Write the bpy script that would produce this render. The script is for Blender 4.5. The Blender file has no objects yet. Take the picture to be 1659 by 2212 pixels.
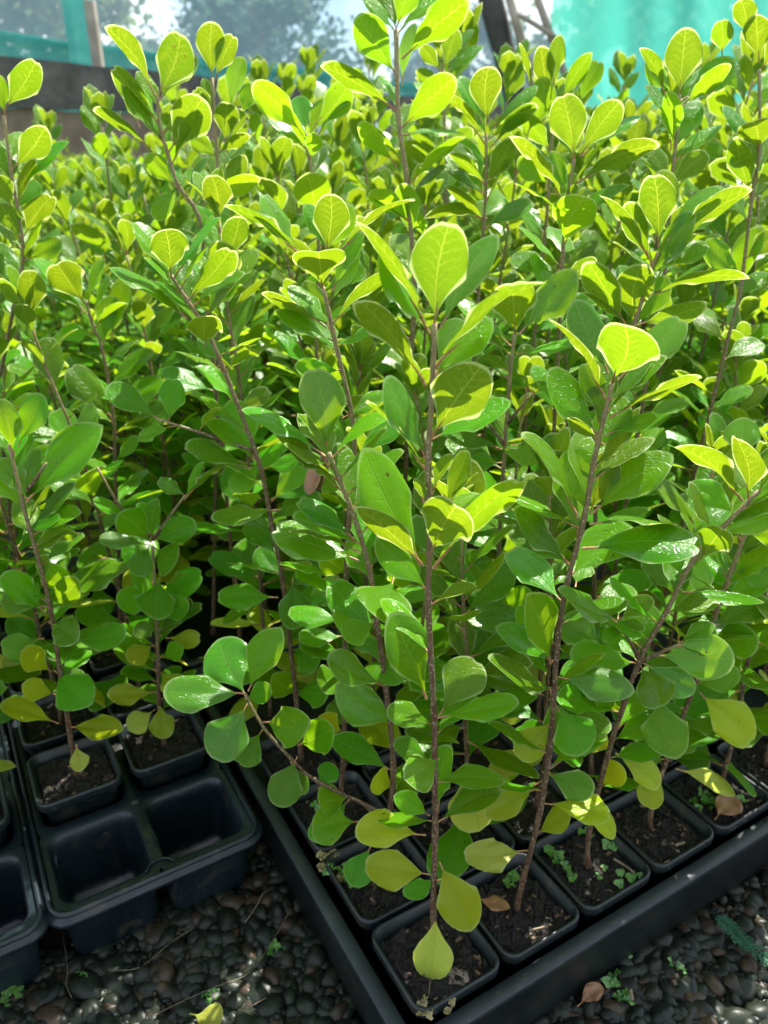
import bpy, bmesh, math, random
from mathutils import Vector as V, Matrix
R = random.Random(7)
rad = math.radians
S = bpy.context.scene
COL = S.collection

# ------------------------------------------------------------------ camera
TH = rad(25.4); FPX = 1671.0; CH = 0.59
cam_d = bpy.data.cameras.new("camera"); cam = bpy.data.objects.new("camera", cam_d); COL.objects.link(cam)
cam.location = (0, 0, CH); cam.rotation_euler = (rad(90) - TH, 0, 0)
cam_d.sensor_fit = 'VERTICAL'; cam_d.sensor_height = 36; cam_d.sensor_width = 27
cam_d.lens = 36 * FPX / 2212
cam_d.clip_start = 0.02; cam_d.clip_end = 500
cam_d.dof.use_dof = True; cam_d.dof.focus_distance = 0.46; cam_d.dof.aperture_fstop = 9.5
S.camera = cam
# ------------------------------------------------------------------ sun and sky
SUN_AZ, SUN_EL = 36.0, 58.0      # degrees right of the view direction, above the horizon
sd = bpy.data.lights.new("sun", 'SUN'); sd.energy = 5.0; sd.angle = rad(0.5); sd.color = (1, .95, .86)
so = bpy.data.objects.new("sun", sd); COL.objects.link(so)
az, el = rad(SUN_AZ), rad(SUN_EL)
sdir = V((math.sin(az) * math.cos(el), math.cos(az) * math.cos(el), math.sin(el)))
so.rotation_euler = (-sdir).to_track_quat('-Z', 'Y').to_euler(); so.location = sdir * 5
W = bpy.data.worlds.new("World"); S.world = W; W.use_nodes = True
nt = W.node_tree; N = nt.nodes; bg = N['Background']; bg.inputs[1].default_value = .088
sky = N.new('ShaderNodeTexSky'); sky.sky_type = 'NISHITA'; sky.sun_disc = False
sky.dust_density = .4; sky.ozone_density = 1.6; sky.sun_elevation = el; sky.sun_rotation = az
tc = N.new('ShaderNodeTexCoord'); mp = N.new('ShaderNodeMapping'); mp.inputs['Scale'].default_value = (1, 1, 2.2)
mp.inputs['Location'].default_value = (.35, 0, .2)
nz = N.new('ShaderNodeTexNoise'); nz.inputs['Scale'].default_value = 3.2; nz.inputs['Detail'].default_value = 6
cr = N.new('ShaderNodeValToRGB'); cr.color_ramp.elements[0].position = .44; cr.color_ramp.elements[1].position = .62
mx = N.new('ShaderNodeMix'); mx.data_type = 'RGBA'; mx.inputs['B'].default_value = (10.5, 10.6, 10.8, 1)
L = nt.links.new
L(tc.outputs['Generated'], mp.inputs['Vector']); L(mp.outputs[0], nz.inputs['Vector']); L(nz.outputs['Fac'], cr.inputs[0])
L(cr.outputs[0], mx.inputs['Factor']); L(sky.outputs[0], mx.inputs['A']); L(mx.outputs['Result'], bg.inputs[0])
S.view_settings.view_transform = 'Standard'; S.view_settings.look = 'None'; S.view_settings.gamma = 1
S.view_settings.exposure = 1.34
S.cycles.max_bounces = 12; S.cycles.diffuse_bounces = 8; S.cycles.transparent_max_bounces = 12
S.cycles.use_adaptive_sampling = True; S.cycles.adaptive_threshold = .02

# ------------------------------------------------------------------ pixel rays (photo seen at 1659 x 2212)
CS, SN = math.cos(TH), math.sin(TH)
def ray(x, y):
    d = (x - 829.5) / FPX; v = (y - 1106) / FPX
    return V((d, CS - v * SN, -SN - v * CS))
def at(x, y, Y):
    r = ray(x, y); return V((0, 0, CH)) + r * (Y / r.y)
def onz(x, y, z):
    r = ray(x, y); return V((0, 0, CH)) + r * ((z - CH) / r.z)
def proj(p):
    z = p.z - CH; d = p.y * CS - z * SN
    if d < .02: return None
    return (829.5 + FPX * p.x / d, 1106 - FPX * (p.y * SN + z * CS) / d)
E2 = V((.8625, .506, 0)); E1 = V((-.506, .8625, 0)); O0 = V((.0224, .3097, 0)); YAW = math.atan2(.506, .8625)
def rel(a, b, z=0): return O0 + E2 * a + E1 * b + V((0, 0, z))

# ------------------------------------------------------------------ materials
def newmat(name):
    m = bpy.data.materials.new(name); m.use_nodes = True; m.node_tree.nodes.clear(); return m, m.node_tree.nodes, m.node_tree.links.new
def node(n, t, **kw):
    x = n.new('ShaderNode' + t)
    for k, v in kw.items():
        if k in x.inputs.keys(): x.inputs[k].default_value = v
        else: setattr(x, k, v)
    return x
def mth(n, l, op, a, b=None, c=None, clamp=False):
    x = n.new('ShaderNodeMath'); x.operation = op; x.use_clamp = clamp
    for i, q in enumerate((a, b, c)):
        if q is None: continue
        if isinstance(q, (int, float)): x.inputs[i].default_value = q
        else: l(q, x.inputs[i])
    return x.outputs[0]
def mixc(n, l, f, a, b, mode='MIX'):
    x = n.new('ShaderNodeMix'); x.data_type = 'RGBA'; x.blend_type = mode
    for k, q in (('Factor', f), ('A', a), ('B', b)):
        if isinstance(q, (int, float)): x.inputs[k].default_value = q
        elif isinstance(q, tuple): x.inputs[k].default_value = (*q, 1)
        else: l(q, x.inputs[k])
    return x.outputs['Result']

def leaf_mat(name, top, under, trans, drops=False, tw=.5, rim=.3):
    m, n, l = newmat(name)
    uv = node(n, 'UVMap'); sx = node(n, 'SeparateXYZ'); l(uv.outputs[0], sx.inputs[0])
    u = mth(n, l, 'SUBTRACT', mth(n, l, 'MULTIPLY', sx.outputs[0], 2), 1); v = sx.outputs[1]
    au = mth(n, l, 'ABSOLUTE', u)
    oi = node(n, 'ObjectInfo'); at_ = node(n, 'Attribute', attribute_name='rnd')
    rn = mth(n, l, 'FRACT', mth(n, l, 'ADD', oi.outputs['Random'], at_.outputs['Fac']))
    rn2 = mth(n, l, 'FRACT', mth(n, l, 'MULTIPLY', rn, 7.31))
    geo = node(n, 'NewGeometry'); txc = node(n, 'TexCoord')
    ns = node(n, 'TexNoise', Scale=5.0, Detail=3.0)
    cxyz = node(n, 'CombineXYZ'); l(u, cxyz.inputs[0]); l(mth(n, l, 'MULTIPLY', v, 2.2), cxyz.inputs[1]); l(mth(n, l, 'MULTIPLY', rn, 30), cxyz.inputs[2])
    l(cxyz.outputs[0], ns.inputs['Vector']); ns.inputs['Scale'].default_value = 1.3
    ns2 = node(n, 'TexNoise', Scale=9.0, Detail=2.0); l(cxyz.outputs[0], ns2.inputs['Vector'])
    # midrib
    mid = mth(n, l, 'SUBTRACT', 1, mth(n, l, 'DIVIDE', au, mth(n, l, 'SUBTRACT', .075, mth(n, l, 'MULTIPLY', v, .05))), clamp=True)
    # side veins, swept forward and wavering
    ph = mth(n, l, 'ADD', mth(n, l, 'SUBTRACT', v, mth(n, l, 'MULTIPLY', au, .28)), mth(n, l, 'MULTIPLY', ns2.outputs['Fac'], .10))
    ph = mth(n, l, 'ADD', ph, mth(n, l, 'MULTIPLY', mth(n, l, 'GREATER_THAN', u, 0), .05))
    sv = mth(n, l, 'ABSOLUTE', mth(n, l, 'SUBTRACT', mth(n, l, 'FRACT', mth(n, l, 'MULTIPLY', ph, 8.0)), .5))
    sv = mth(n, l, 'SUBTRACT', 1, mth(n, l, 'MULTIPLY', sv, 9), clamp=True)
    sv = mth(n, l, 'MULTIPLY', sv, mth(n, l, 'SUBTRACT', .95, au, clamp=True))
    # net of fine veins
    vo = node(n, 'TexVoronoi', feature='DISTANCE_TO_EDGE', Scale=6.5); l(cxyz.outputs[0], vo.inputs['Vector'])
    fv = mth(n, l, 'MULTIPLY', mth(n, l, 'SUBTRACT', 1, mth(n, l, 'MULTIPLY', vo.outputs['Distance'], 22), clamp=True), .35)
    vein = mth(n, l, 'MAXIMUM', mth(n, l, 'MAXIMUM', mid, mth(n, l, 'MULTIPLY', sv, .75)), fv)
    # woolly pale margin (edge of the sheet in uv)
    edg = mth(n, l, 'MAXIMUM', au, mth(n, l, 'ADD', v, .012))
    mar = mth(n, l, 'MULTIPLY', mth(n, l, 'SUBTRACT', edg, .962), 40, clamp=True)
    hs = lambda c, hv: None
    hsv = node(n, 'HueSaturation'); l(mth(n, l, 'ADD', .485, mth(n, l, 'MULTIPLY', rn2, .03)), hsv.inputs['Hue'])
    l(mth(n, l, 'ADD', .72, mth(n, l, 'MULTIPLY', rn, .56)), hsv.inputs['Value']); hsv.inputs['Color'].default_value = (*top, 1)
    blot = mth(n, l, 'MULTIPLY', mth(n, l, 'SUBTRACT', ns.outputs['Fac'], .55), 3.2, clamp=True)
    ctop = mixc(n, l, mth(n, l, 'MULTIPLY', vein, .35), hsv.outputs[0], (.22, .38, .10))
    ctop = mixc(n, l, mth(n, l, 'MULTIPLY', blot, .45), ctop, (.20, .30, .02))
    cund = mixc(n, l, mth(n, l, 'MULTIPLY', vein, .35), tuple(under), (.36, .46, .22))
    base = mixc(n, l, geo.outputs['Backfacing'], ctop, cund)
    base = mixc(n, l, mth(n, l, 'MULTIPLY', mar, rim), base, (.50, .60, .30))
    hs2 = node(n, 'HueSaturation'); hs2.inputs['Color'].default_value = (*trans, 1)
    l(mth(n, l, 'ADD', .487, mth(n, l, 'MULTIPLY', rn2, .026)), hs2.inputs['Hue']); l(mth(n, l, 'ADD', .82, mth(n, l, 'MULTIPLY', rn, .36)), hs2.inputs['Value'])
    ct = mixc(n, l, mth(n, l, 'MULTIPLY', vein, .8), hs2.outputs[0], (.60, .64, .05))
    ct = mixc(n, l, mth(n, l, 'MULTIPLY', blot, .25), ct, (.62, .66, .03))
    ct = mixc(n, l, mth(n, l, 'MULTIPLY', mar, rim * 1.5), ct, (.74, .80, .32))
    bp = node(n, 'Bump', Strength=.6, Distance=.0007)
    vb = node(n, 'TexVoronoi', feature='F1', Scale=4.6); l(cxyz.outputs[0], vb.inputs['Vector']); vbs = node(n, 'SeparateColor'); l(vb.outputs['Color'], vbs.inputs[0])
    spot = mth(n, l, 'MULTIPLY', mth(n, l, 'SUBTRACT', mth(n, l, 'MULTIPLY', mth(n, l, 'SUBTRACT', vbs.outputs[0], .84), 1.6), vb.outputs['Distance'], clamp=True), 14, clamp=True)
    base = mixc(n, l, spot, base, (.10, .055, .015)); ct = mixc(n, l, spot, ct, (.22, .13, .02))
    h = mth(n, l, 'ADD', mth(n, l, 'MULTIPLY', vein, -.8), mth(n, l, 'MULTIPLY', ns2.outputs['Fac'], .7))
    if drops:
        vd = node(n, 'TexVoronoi', feature='F1', Scale=7.5); l(cxyz.outputs[0], vd.inputs['Vector'])
        vs = node(n, 'SeparateColor'); l(vd.outputs['Color'], vs.inputs[0])
        dr = mth(n, l, 'SUBTRACT', mth(n, l, 'MULTIPLY', vs.outputs[0], .38), vd.outputs['Distance'], clamp=True)
        dr = mth(n, l, 'MULTIPLY', mth(n, l, 'POWER', dr, .5), 4)
        vd2 = node(n, 'TexVoronoi', feature='F1', Scale=26.0); l(cxyz.outputs[0], vd2.inputs['Vector'])
        vs2 = node(n, 'SeparateColor'); l(vd2.outputs['Color'], vs2.inputs[0])
        dr2 = mth(n, l, 'SUBTRACT', mth(n, l, 'MULTIPLY', vs2.outputs[0], .33), vd2.outputs['Distance'], clamp=True)
        dr = mth(n, l, 'ADD', dr, mth(n, l, 'MULTIPLY', mth(n, l, 'POWER', dr2, .5), .5))
        h = mth(n, l, 'ADD', h, dr); bp.inputs['Strength'].default_value = .28
    l(h, bp.inputs['Height'])
    rough = mth(n, l, 'ADD', .24 if not drops else .19, mth(n, l, 'MULTIPLY', geo.outputs['Backfacing'], .35))
    pb = node(n, 'BsdfPrincipled'); l(base, pb.inputs['Base Color']); l(rough, pb.inputs['Roughness']); l(bp.outputs[0], pb.inputs['Normal'])
    pb.inputs['Specular IOR Level'].default_value = .62 if drops else .36
    tr = node(n, 'BsdfTranslucent'); l(ct, tr.inputs[0])
    ms = node(n, 'MixShader'); ms.inputs[0].default_value = tw; l(pb.outputs[0], ms.inputs[1]); l(tr.outputs[0], ms.inputs[2])
    o = node(n, 'OutputMaterial'); l(ms.outputs[0], o.inputs[0]); return m

M = {}
M['y'] = leaf_mat('leaf_young', (.10, .26, .005), (.15, .32, .015), (.19, .30, .003), tw=.53, rim=.5)
M['m'] = leaf_mat('leaf_green', (.085, .32, .003), (.15, .34, .008), (.27, .48, .003), tw=.56)
M['w'] = leaf_mat('leaf_wet_green', (.070, .27, .003), (.13, .32, .008), (.27, .48, .003), drops=True, tw=.54)
M['o'] = leaf_mat('leaf_yellowing', (.36, .48, .008), (.38, .46, .02), (.60, .62, .010), tw=.52)
M['p'] = leaf_mat('leaf_pale_yellow', (.52, .60, .08), (.48, .52, .10), (.65, .66, .07), tw=.48)

def simple(name, c1, c2, scale=60, rough=.6, bump=.4, bdist=.001, metal=0, spec=.5, detail=4):
    m, n, l = newmat(name)
    t = node(n, 'TexCoord'); ns = node(n, 'TexNoise', Scale=scale, Detail=detail); l(t.outputs['Object'], ns.inputs['Vector'])
    c = mixc(n, l, mth(n, l, 'MULTIPLY', mth(n, l, 'SUBTRACT', ns.outputs['Fac'], .35), 3, clamp=True), c1, c2)
    b = node(n, 'Bump', Strength=bump, Distance=bdist); l(ns.outputs['Fac'], b.inputs['Height'])
    p = node(n, 'BsdfPrincipled'); l(c, p.inputs['Base Color']); p.inputs['Roughness'].default_value = rough; l(b.outputs[0], p.inputs['Normal'])
    p.inputs['Specular IOR Level'].default_value = spec; p.inputs['Metallic'].default_value = metal
    o = node(n, 'OutputMaterial'); l(p.outputs[0], o.inputs[0]); return m
def stem_mat():
    m, n, l = newmat('stem_bark')
    at_ = node(n, 'Attribute', attribute_name='age'); t = node(n, 'TexCoord')
    mp_ = node(n, 'Mapping'); mp_.inputs['Scale'].default_value = (1, 1, .35); l(t.outputs['Object'], mp_.inputs[0])
    ns = node(n, 'TexNoise', Scale=420.0, Detail=5.0); l(mp_.outputs[0], ns.inputs['Vector'])
    vo = node(n, 'TexVoronoi', Scale=420.0); l(t.outputs['Object'], vo.inputs['Vector'])
    ty = mixc(n, l, at_.outputs['Fac'], (.070, .034, .016), (.27, .23, .09))
    c = mixc(n, l, mth(n, l, 'MULTIPLY', mth(n, l, 'SUBTRACT', ns.outputs['Fac'], .42), 3.5, clamp=True), ty, (.15, .10, .055))
    c = mixc(n, l, mth(n, l, 'MULTIPLY', mth(n, l, 'SUBTRACT', .36, vo.outputs['Distance'], clamp=True), 3.2, clamp=True), c, (.40, .34, .24))
    b = node(n, 'Bump', Strength=.8, Distance=.0006); l(ns.outputs['Fac'], b.inputs['Height'])
    p = node(n, 'BsdfPrincipled'); l(c, p.inputs['Base Color']); p.inputs['Roughness'].default_value = .55; l(b.outputs[0], p.inputs['Normal'])
    o = node(n, 'OutputMaterial'); l(p.outputs[0], o.inputs[0]); return m
M['stem'] = stem_mat()
M['petiole'] = simple('petiole_red', (.30, .10, .05), (.36, .26, .10), 300, .45, .2)
def plastic_mat(name, c1, c2, rough=.38):
    m, n, l = newmat(name)
    t = node(n, 'TexCoord'); ns = node(n, 'TexNoise', Scale=14.0, Detail=6.0); l(t.outputs['Object'], ns.inputs['Vector'])
    nf = node(n, 'TexNoise', Scale=240.0, Detail=3.0); l(t.outputs['Object'], nf.inputs['Vector'])
    vd = node(n, 'TexVoronoi', Scale=110.0); l(t.outputs['Object'], vd.inputs['Vector'])
    sc = node(n, 'SeparateColor'); l(vd.outputs['Color'], sc.inputs[0])
    dr = mth(n, l, 'MULTIPLY', mth(n, l, 'SUBTRACT', mth(n, l, 'MULTIPLY', mth(n, l, 'SUBTRACT', sc.outputs[0], .72), 1.1), vd.outputs['Distance'], clamp=True), 9, clamp=True)
    c = mixc(n, l, mth(n, l, 'MULTIPLY', mth(n, l, 'SUBTRACT', ns.outputs['Fac'], .45), 3.5, clamp=True), c1, c2)
    c = mixc(n, l, mth(n, l, 'MULTIPLY', mth(n, l, 'SUBTRACT', nf.outputs['Fac'], .62), 5, clamp=True), c, (.05, .055, .045))
    nm = node(n, 'TexNoise', Scale=38.0, Detail=7.0, Distortion=.8); l(t.outputs['Object'], nm.inputs['Vector'])
    c = mixc(n, l, mth(n, l, 'MULTIPLY', mth(n, l, 'SUBTRACT', nm.outputs['Fac'], .60), 6, clamp=True), c, (.045, .040, .026))
    c = mixc(n, l, dr, c, (.006, .008, .008))
    b = node(n, 'Bump', Strength=.35, Distance=.0006); l(mth(n, l, 'ADD', mth(n, l, 'MULTIPLY', dr, 1.5), nf.outputs['Fac']), b.inputs['Height'])
    p = node(n, 'BsdfPrincipled'); l(c, p.inputs['Base Color']); l(b.outputs[0], p.inputs['Normal'])
    l(mth(n, l, 'ADD', mth(n, l, 'MULTIPLY', ns.outputs['Fac'], .3), rough - .12), p.inputs['Roughness'])
    o = node(n, 'OutputMaterial'); l(p.outputs[0], o.inputs[0]); return m
M['pot'] = plastic_mat('black_pot_plastic', (.007, .012, .014), (.014, .023, .026))
M['tray'] = plastic_mat('grey_black_tray_plastic', (.010, .016, .018), (.022, .033, .035), .42)
M['cell'] = plastic_mat('blue_black_cell_plastic', (.004, .009, .013), (.009, .018, .024), .34)
M['soil'] = simple('potting_mix', (.004, .003, .002), (.013, .010, .007), 180, .8, 1, .004)
M['chip'] = simple('bark_chip', (.06, .035, .02), (.16, .10, .06), 200, .7, .6)
M['deadleaf'] = simple('dead_leaf', (.16, .07, .03), (.30, .17, .08), 60, .5, .6)
M['liver'] = simple('liverwort_green', (.05, .16, .03), (.13, .28, .06), 120, .35, .8, .002)
M['moss'] = simple('dry_lichen', (.16, .13, .05), (.34, .30, .14), 150, .7, .8, .002)
M['thread'] = simple('root_thread', (.14, .10, .06), (.24, .19, .12), 90, .7, .2)
M['ground'] = simple('wet_dark_earth', (.006, .007, .005), (.022, .022, .014), 40, .6, 1, .006)
M['plank'] = simple('tarred_plank', (.012, .014, .012), (.07, .07, .06), 9, .7, .6, .01)
M['brownplank'] = simple('weathered_plank', (.14, .10, .07), (.27, .21, .15), 7, .75, .5, .01)
M['wood'] = simple('grey_timber', (.22, .19, .15), (.38, .34, .28), 12, .7, .5, .005)
M['trunk'] = simple('tree_bark', (.05, .04, .03), (.14, .12, .09), 8, .8, 1, .02)

def stone_mat():
    m, n, l = newmat('wet_pebble')
    a = node(n, 'Attribute', attribute_name='rnd'); t = node(n, 'TexCoord')
    r = node(n, 'ValToRGB'); e = r.color_ramp.elements
    e[0].position = 0; e[0].color = (.006, .009, .006, 1); e[1].position = 1; e[1].color = (.048, .036, .020, 1)
    for p_, c_ in ((.3, (.011, .016, .010)), (.55, (.008, .013, .010)), (.78, (.020, .025, .016)), (.9, (.034, .020, .012))):
        x = r.color_ramp.elements.new(p_); x.color = (*c_, 1)
    l(a.outputs['Fac'], r.inputs[0])
    ns = node(n, 'TexNoise', Scale=130.0, Detail=6.0); l(t.outputs['Object'], ns.inputs['Vector'])
    c = mixc(n, l, mth(n, l, 'MULTIPLY', mth(n, l, 'SUBTRACT', ns.outputs['Fac'], .45), 3, clamp=True), r.outputs[0], (.022, .028, .016))
    b = node(n, 'Bump', Strength=.5, Distance=.0012); l(ns.outputs['Fac'], b.inputs['Height'])
    p = node(n, 'BsdfPrincipled'); l(c, p.inputs['Base Color']); p.inputs['Roughness'].default_value = .42; p.inputs['Specular IOR Level'].default_value = .28; l(b.outputs[0], p.inputs['Normal'])
    o = node(n, 'OutputMaterial'); l(p.outputs[0], o.inputs[0]); return m
M['stone'] = stone_mat()

def net_mat(name, col, trans, alpha, var=.3, scale=3.0):
    m, n, l = newmat(name)
    t = node(n, 'TexCoord'); ns = node(n, 'TexNoise', Scale=scale, Detail=5.0); l(t.outputs['Object'], ns.inputs['Vector'])
    wv = node(n, 'TexWave', Scale=2.2, Distortion=4.0, Detail=3.0); l(t.outputs['Object'], wv.inputs['Vector'])
    k = mth(n, l, 'MULTIPLY', mth(n, l, 'ADD', ns.outputs['Fac'], mth(n, l, 'MULTIPLY', wv.outputs['Fac'], .35)), .75)
    al = mth(n, l, 'ADD', alpha - var * .5, mth(n, l, 'MULTIPLY', k, var), clamp=True)
    n3 = node(n, 'TexNoise', Scale=scale * 2.3, Detail=6.0, Distortion=1.2); l(t.outputs['Object'], n3.inputs['Vector'])
    pf_ = mth(n, l, 'MULTIPLY', mth(n, l, 'SUBTRACT', n3.outputs['Fac'], .52), 5, clamp=True)
    d = node(n, 'BsdfDiffuse'); l(mixc(n, l, mth(n, l, 'MULTIPLY', pf_, .5), tuple(col), tuple(min(.8, q * 1.5 + .08) for q in col)), d.inputs[0])
    tr = node(n, 'BsdfTranslucent'); l(mixc(n, l, mth(n, l, 'MULTIPLY', pf_, .6), tuple(trans), tuple(min(.85, q * 1.25 + .12) for q in trans)), tr.inputs[0])
    ms = node(n, 'MixShader'); ms.inputs[0].default_value = .5; l(d.outputs[0], ms.inputs[1]); l(tr.outputs[0], ms.inputs[2])
    tp = node(n, 'BsdfTransparent'); m2 = node(n, 'MixShader'); l(al, m2.inputs[0]); l(tp.outputs[0], m2.inputs[1]); l(ms.outputs[0], m2.inputs[2])
    o = node(n, 'OutputMaterial'); l(m2.outputs[0], o.inputs[0]); return m
M['sheer'] = net_mat('sheer_shade_net', (.42, .62, .68), (.50, .72, .80), .42, .12)
M['teal'] = net_mat('teal_shade_cloth', (.05, .32, .27), (.10, .55, .44), .84, .5)
M['tealdark'] = net_mat('folded_teal_cloth', (.08, .32, .29), (.12, .48, .44), .80, .2)
def treeleaf(name, c, t_):
    m, n, l = newmat(name); oi = node(n, 'Attribute', attribute_name='rnd')
    cc = mixc(n, l, oi.outputs['Fac'], tuple(x * .6 for x in c), tuple(x * 1.5 for x in c))
    d = node(n, 'BsdfDiffuse'); l(cc, d.inputs[0]); tr = node(n, 'BsdfTranslucent'); tr.inputs[0].default_value = (*t_, 1)
    ms = node(n, 'MixShader'); ms.inputs[0].default_value = .45; l(d.outputs[0], ms.inputs[1]); l(tr.outputs[0], ms.inputs[2])
    o = node(n, 'OutputMaterial'); l(ms.outputs[0], o.inputs[0]); return m
M['tl1'] = treeleaf('tree_leaf_dark', (.05, .10, .07), (.10, .20, .12))
M['tl2'] = treeleaf('tree_leaf_pale', (.10, .14, .06), (.22, .30, .10))

# ------------------------------------------------------------------ mesh helpers
def props(o, label=None, cat=None, group=None, kind=None):
    if label: o['label'] = label
    if cat: o['category'] = cat
    if group: o['group'] = group
    if kind: o['kind'] = kind
    return o
class MB:
    def __init__(s): s.v = []; s.f = []; s.m = []; s.uv = []; s.r = []; s.a = []
    def add(s, vs, fs, mi=0, uvs=None, r=0., age=0.):
        k = len(s.v); s.v += [tuple(p) for p in vs]
        for f in fs: s.f.append(tuple(i + k for i in f)); s.m.append(mi)
        s.uv += uvs if uvs else [(.5, .5)] * len(vs); s.r += [r] * len(vs)
        s.a += age if isinstance(age, list) else [age] * len(vs)
    def tube(s, pts, rads, mi=0, n=7, r=0., ages=None, cap=True):
        vs = []; fs = []; ag = []; up = None
        for i, p in enumerate(pts):
            d = (pts[min(i + 1, len(pts) - 1)] - pts[max(i - 1, 0)])
            d = d.normalized() if d.length > 1e-9 else V((0, 0, 1))
            if up is None: up = V((1, 0, 0)) if abs(d.x) < .8 else V((0, 1, 0))
            x = (up - d * up.dot(d)).normalized(); y = d.cross(x); up = x
            for k in range(n):
                t = 2 * math.pi * k / n; vs.append(p + (x * math.cos(t) + y * math.sin(t)) * rads[i])
                ag.append(ages[i] if ages else 0.)
        for i in range(len(pts) - 1):
            for k in range(n):
                fs.append((i * n + k, i * n + (k + 1) % n, (i + 1) * n + (k + 1) % n, (i + 1) * n + k))
        if cap: fs.append(tuple(range(n - 1, -1, -1))); fs.append(tuple((len(pts) - 1) * n + k for k in range(n)))
        s.add(vs, fs, mi, None, r, ag)
    def box(s, c, d, mi=0, mat=None, r=0.):
        mat = mat or Matrix.Identity(3); vs = []
        for z in (-1, 1):
            for y in (-1, 1):
                for x in (-1, 1): vs.append(V(c) + mat @ V((x * d[0] / 2, y * d[1] / 2, z * d[2] / 2)))
        s.add(vs, [(0, 2, 3, 1), (4, 5, 7, 6), (0, 1, 5, 4), (2, 6, 7, 3), (0, 4, 6, 2), (1, 3, 7, 5)], mi, None, r)
    def mesh(s, name, mats, smooth=True):
        me = bpy.data.meshes.new(name); me.from_pydata(s.v, [], s.f)
        for m in mats: me.materials.append(m)
        me.polygons.foreach_set('material_index', s.m); me.polygons.foreach_set('use_smooth', [smooth] * len(s.f))
        ul = me.uv_layers.new(name='UVMap'); li = [0] * len(me.loops); me.loops.foreach_get('vertex_index', li)
        ul.data.foreach_set('uv', [c for i in li for c in s.uv[i]])
        at_ = me.attributes.new('rnd', 'FLOAT', 'POINT'); at_.data.foreach_set('value', s.r)
        if any(s.a): a2 = me.attributes.new('age', 'FLOAT', 'POINT'); a2.data.foreach_set('value', s.a)
        return me
def obj(name, me, parent=None, loc=None):
    o = bpy.data.objects.new(name, me); COL.objects.link(o)
    if loc is not None: o.location = loc
    if parent: o.parent = parent
    return o
def bev(o, w=.002, seg=2):
    m = o.modifiers.new('b', 'BEVEL'); m.width = w; m.segments = seg; m.limit_method = 'ANGLE'; return o

# ------------------------------------------------------------------ leaf sheet: base at origin, axis +Y, upper face +Z
def leaf_geo(L, W, rr, nu=8, nv=9, pet=.12, bend=None, fold=None, notch=None):
    c1 = rr.uniform(.40, .56); pw = rr.uniform(.85, 1.25)
    bend = rr.choice((rr.uniform(.05, .35), rr.uniform(.2, .8))) if bend is None else bend
    fold = rr.uniform(.05, .3) if fold is None else fold
    notch = max(0, rr.uniform(-.08, .07)) if notch is None else notch
    roll = rr.uniform(.04, .13); pt = rr.choice((0, 0, .05)); wob = rr.uniform(.015, .05); wf = rr.uniform(5, 9); wp = rr.uniform(0, 6)
    tw = rr.uniform(-.25, .25); side = rr.uniform(-.08, .08)
    vs = []; uv = []; fs = []
    Lb = L * (1 - pet)
    for j in range(nv + 1):
        t = j / nv; tt = t
        h = math.sin(math.pi / 2 * min(1, t * 1.02)) ** pw; h = max(h, .035)
        for i in range(nu + 1):
            u = math.sin(math.pi / 2 * (-1 + 2 * i / nu))
            cap = c1 * (1 - math.sqrt(max(0, 1 - u ** 2))) - pt * (1 - abs(u)) ** 2
            nn = notch * math.exp(-(u / .2) ** 2)
            y = Lb * t * (1 - (cap) * t ** .6 - nn * t ** 3)
            wav = 1 + wob * math.sin(wf * t + wp + (1 if u > 0 else 4))
            x = W / 2 * h * u * wav
            yy = y / Lb
            z = fold * abs(x) * 1.0 - roll * W * abs(u) ** 4 * h - bend * Lb * .32 * yy ** 2.2 + wob * W * .9 * math.sin(wf * 1.3 * t + wp) * abs(u) ** 2
            a = tw * yy; x, z = x * math.cos(a) - z * math.sin(a) * .0, z + x * math.sin(a)
            x += side * Lb * math.sin(math.pi * yy)
            vs.append((x, pet * L + y, z)); uv.append(((u + 1) / 2, t))
    for j in range(nv):
        for i in range(nu):
            a = j * (nu + 1) + i; fs.append((a, a + 1, a + nu + 2, a + nu + 1))
    # straighten so that the tip lies on the axis again
    zt = vs[-1 - nu // 2][2]; zt = -bend * Lb * .32; k = zt / L
    vs = [(x, y, z - k * y) for x, y, z in vs]
    return vs, fs, uv
def add_leaf(mb, mat4, L, W, rr, mi, pmi, r, nu=8, nv=9, age=0, pet=.12, **kw):
    vs, fs, uv = leaf_geo(L, W, rr, nu, nv, pet, **kw)
    mb.add([mat4 @ V(p) for p in vs], fs, mi, uv, r, age)
    if pmi is not None:
        pr = max(.0005, L * .013); e = vs[nu // 2]
        p = [mat4 @ V((0, -.002, -.0008)), mat4 @ V((0, pet * L * .5, -.0004 + e[2] * .5)), mat4 @ V((0, pet * L + .002, e[2] - pr * .6)), mat4 @ V((0, pet * L + L * .16, e[2] - pr * .3))]
        mb.tube(p, [pr * 1.2, pr, pr * .9, pr * .3], pmi, 5 if nu > 5 else 3, r, cap=False)

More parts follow.
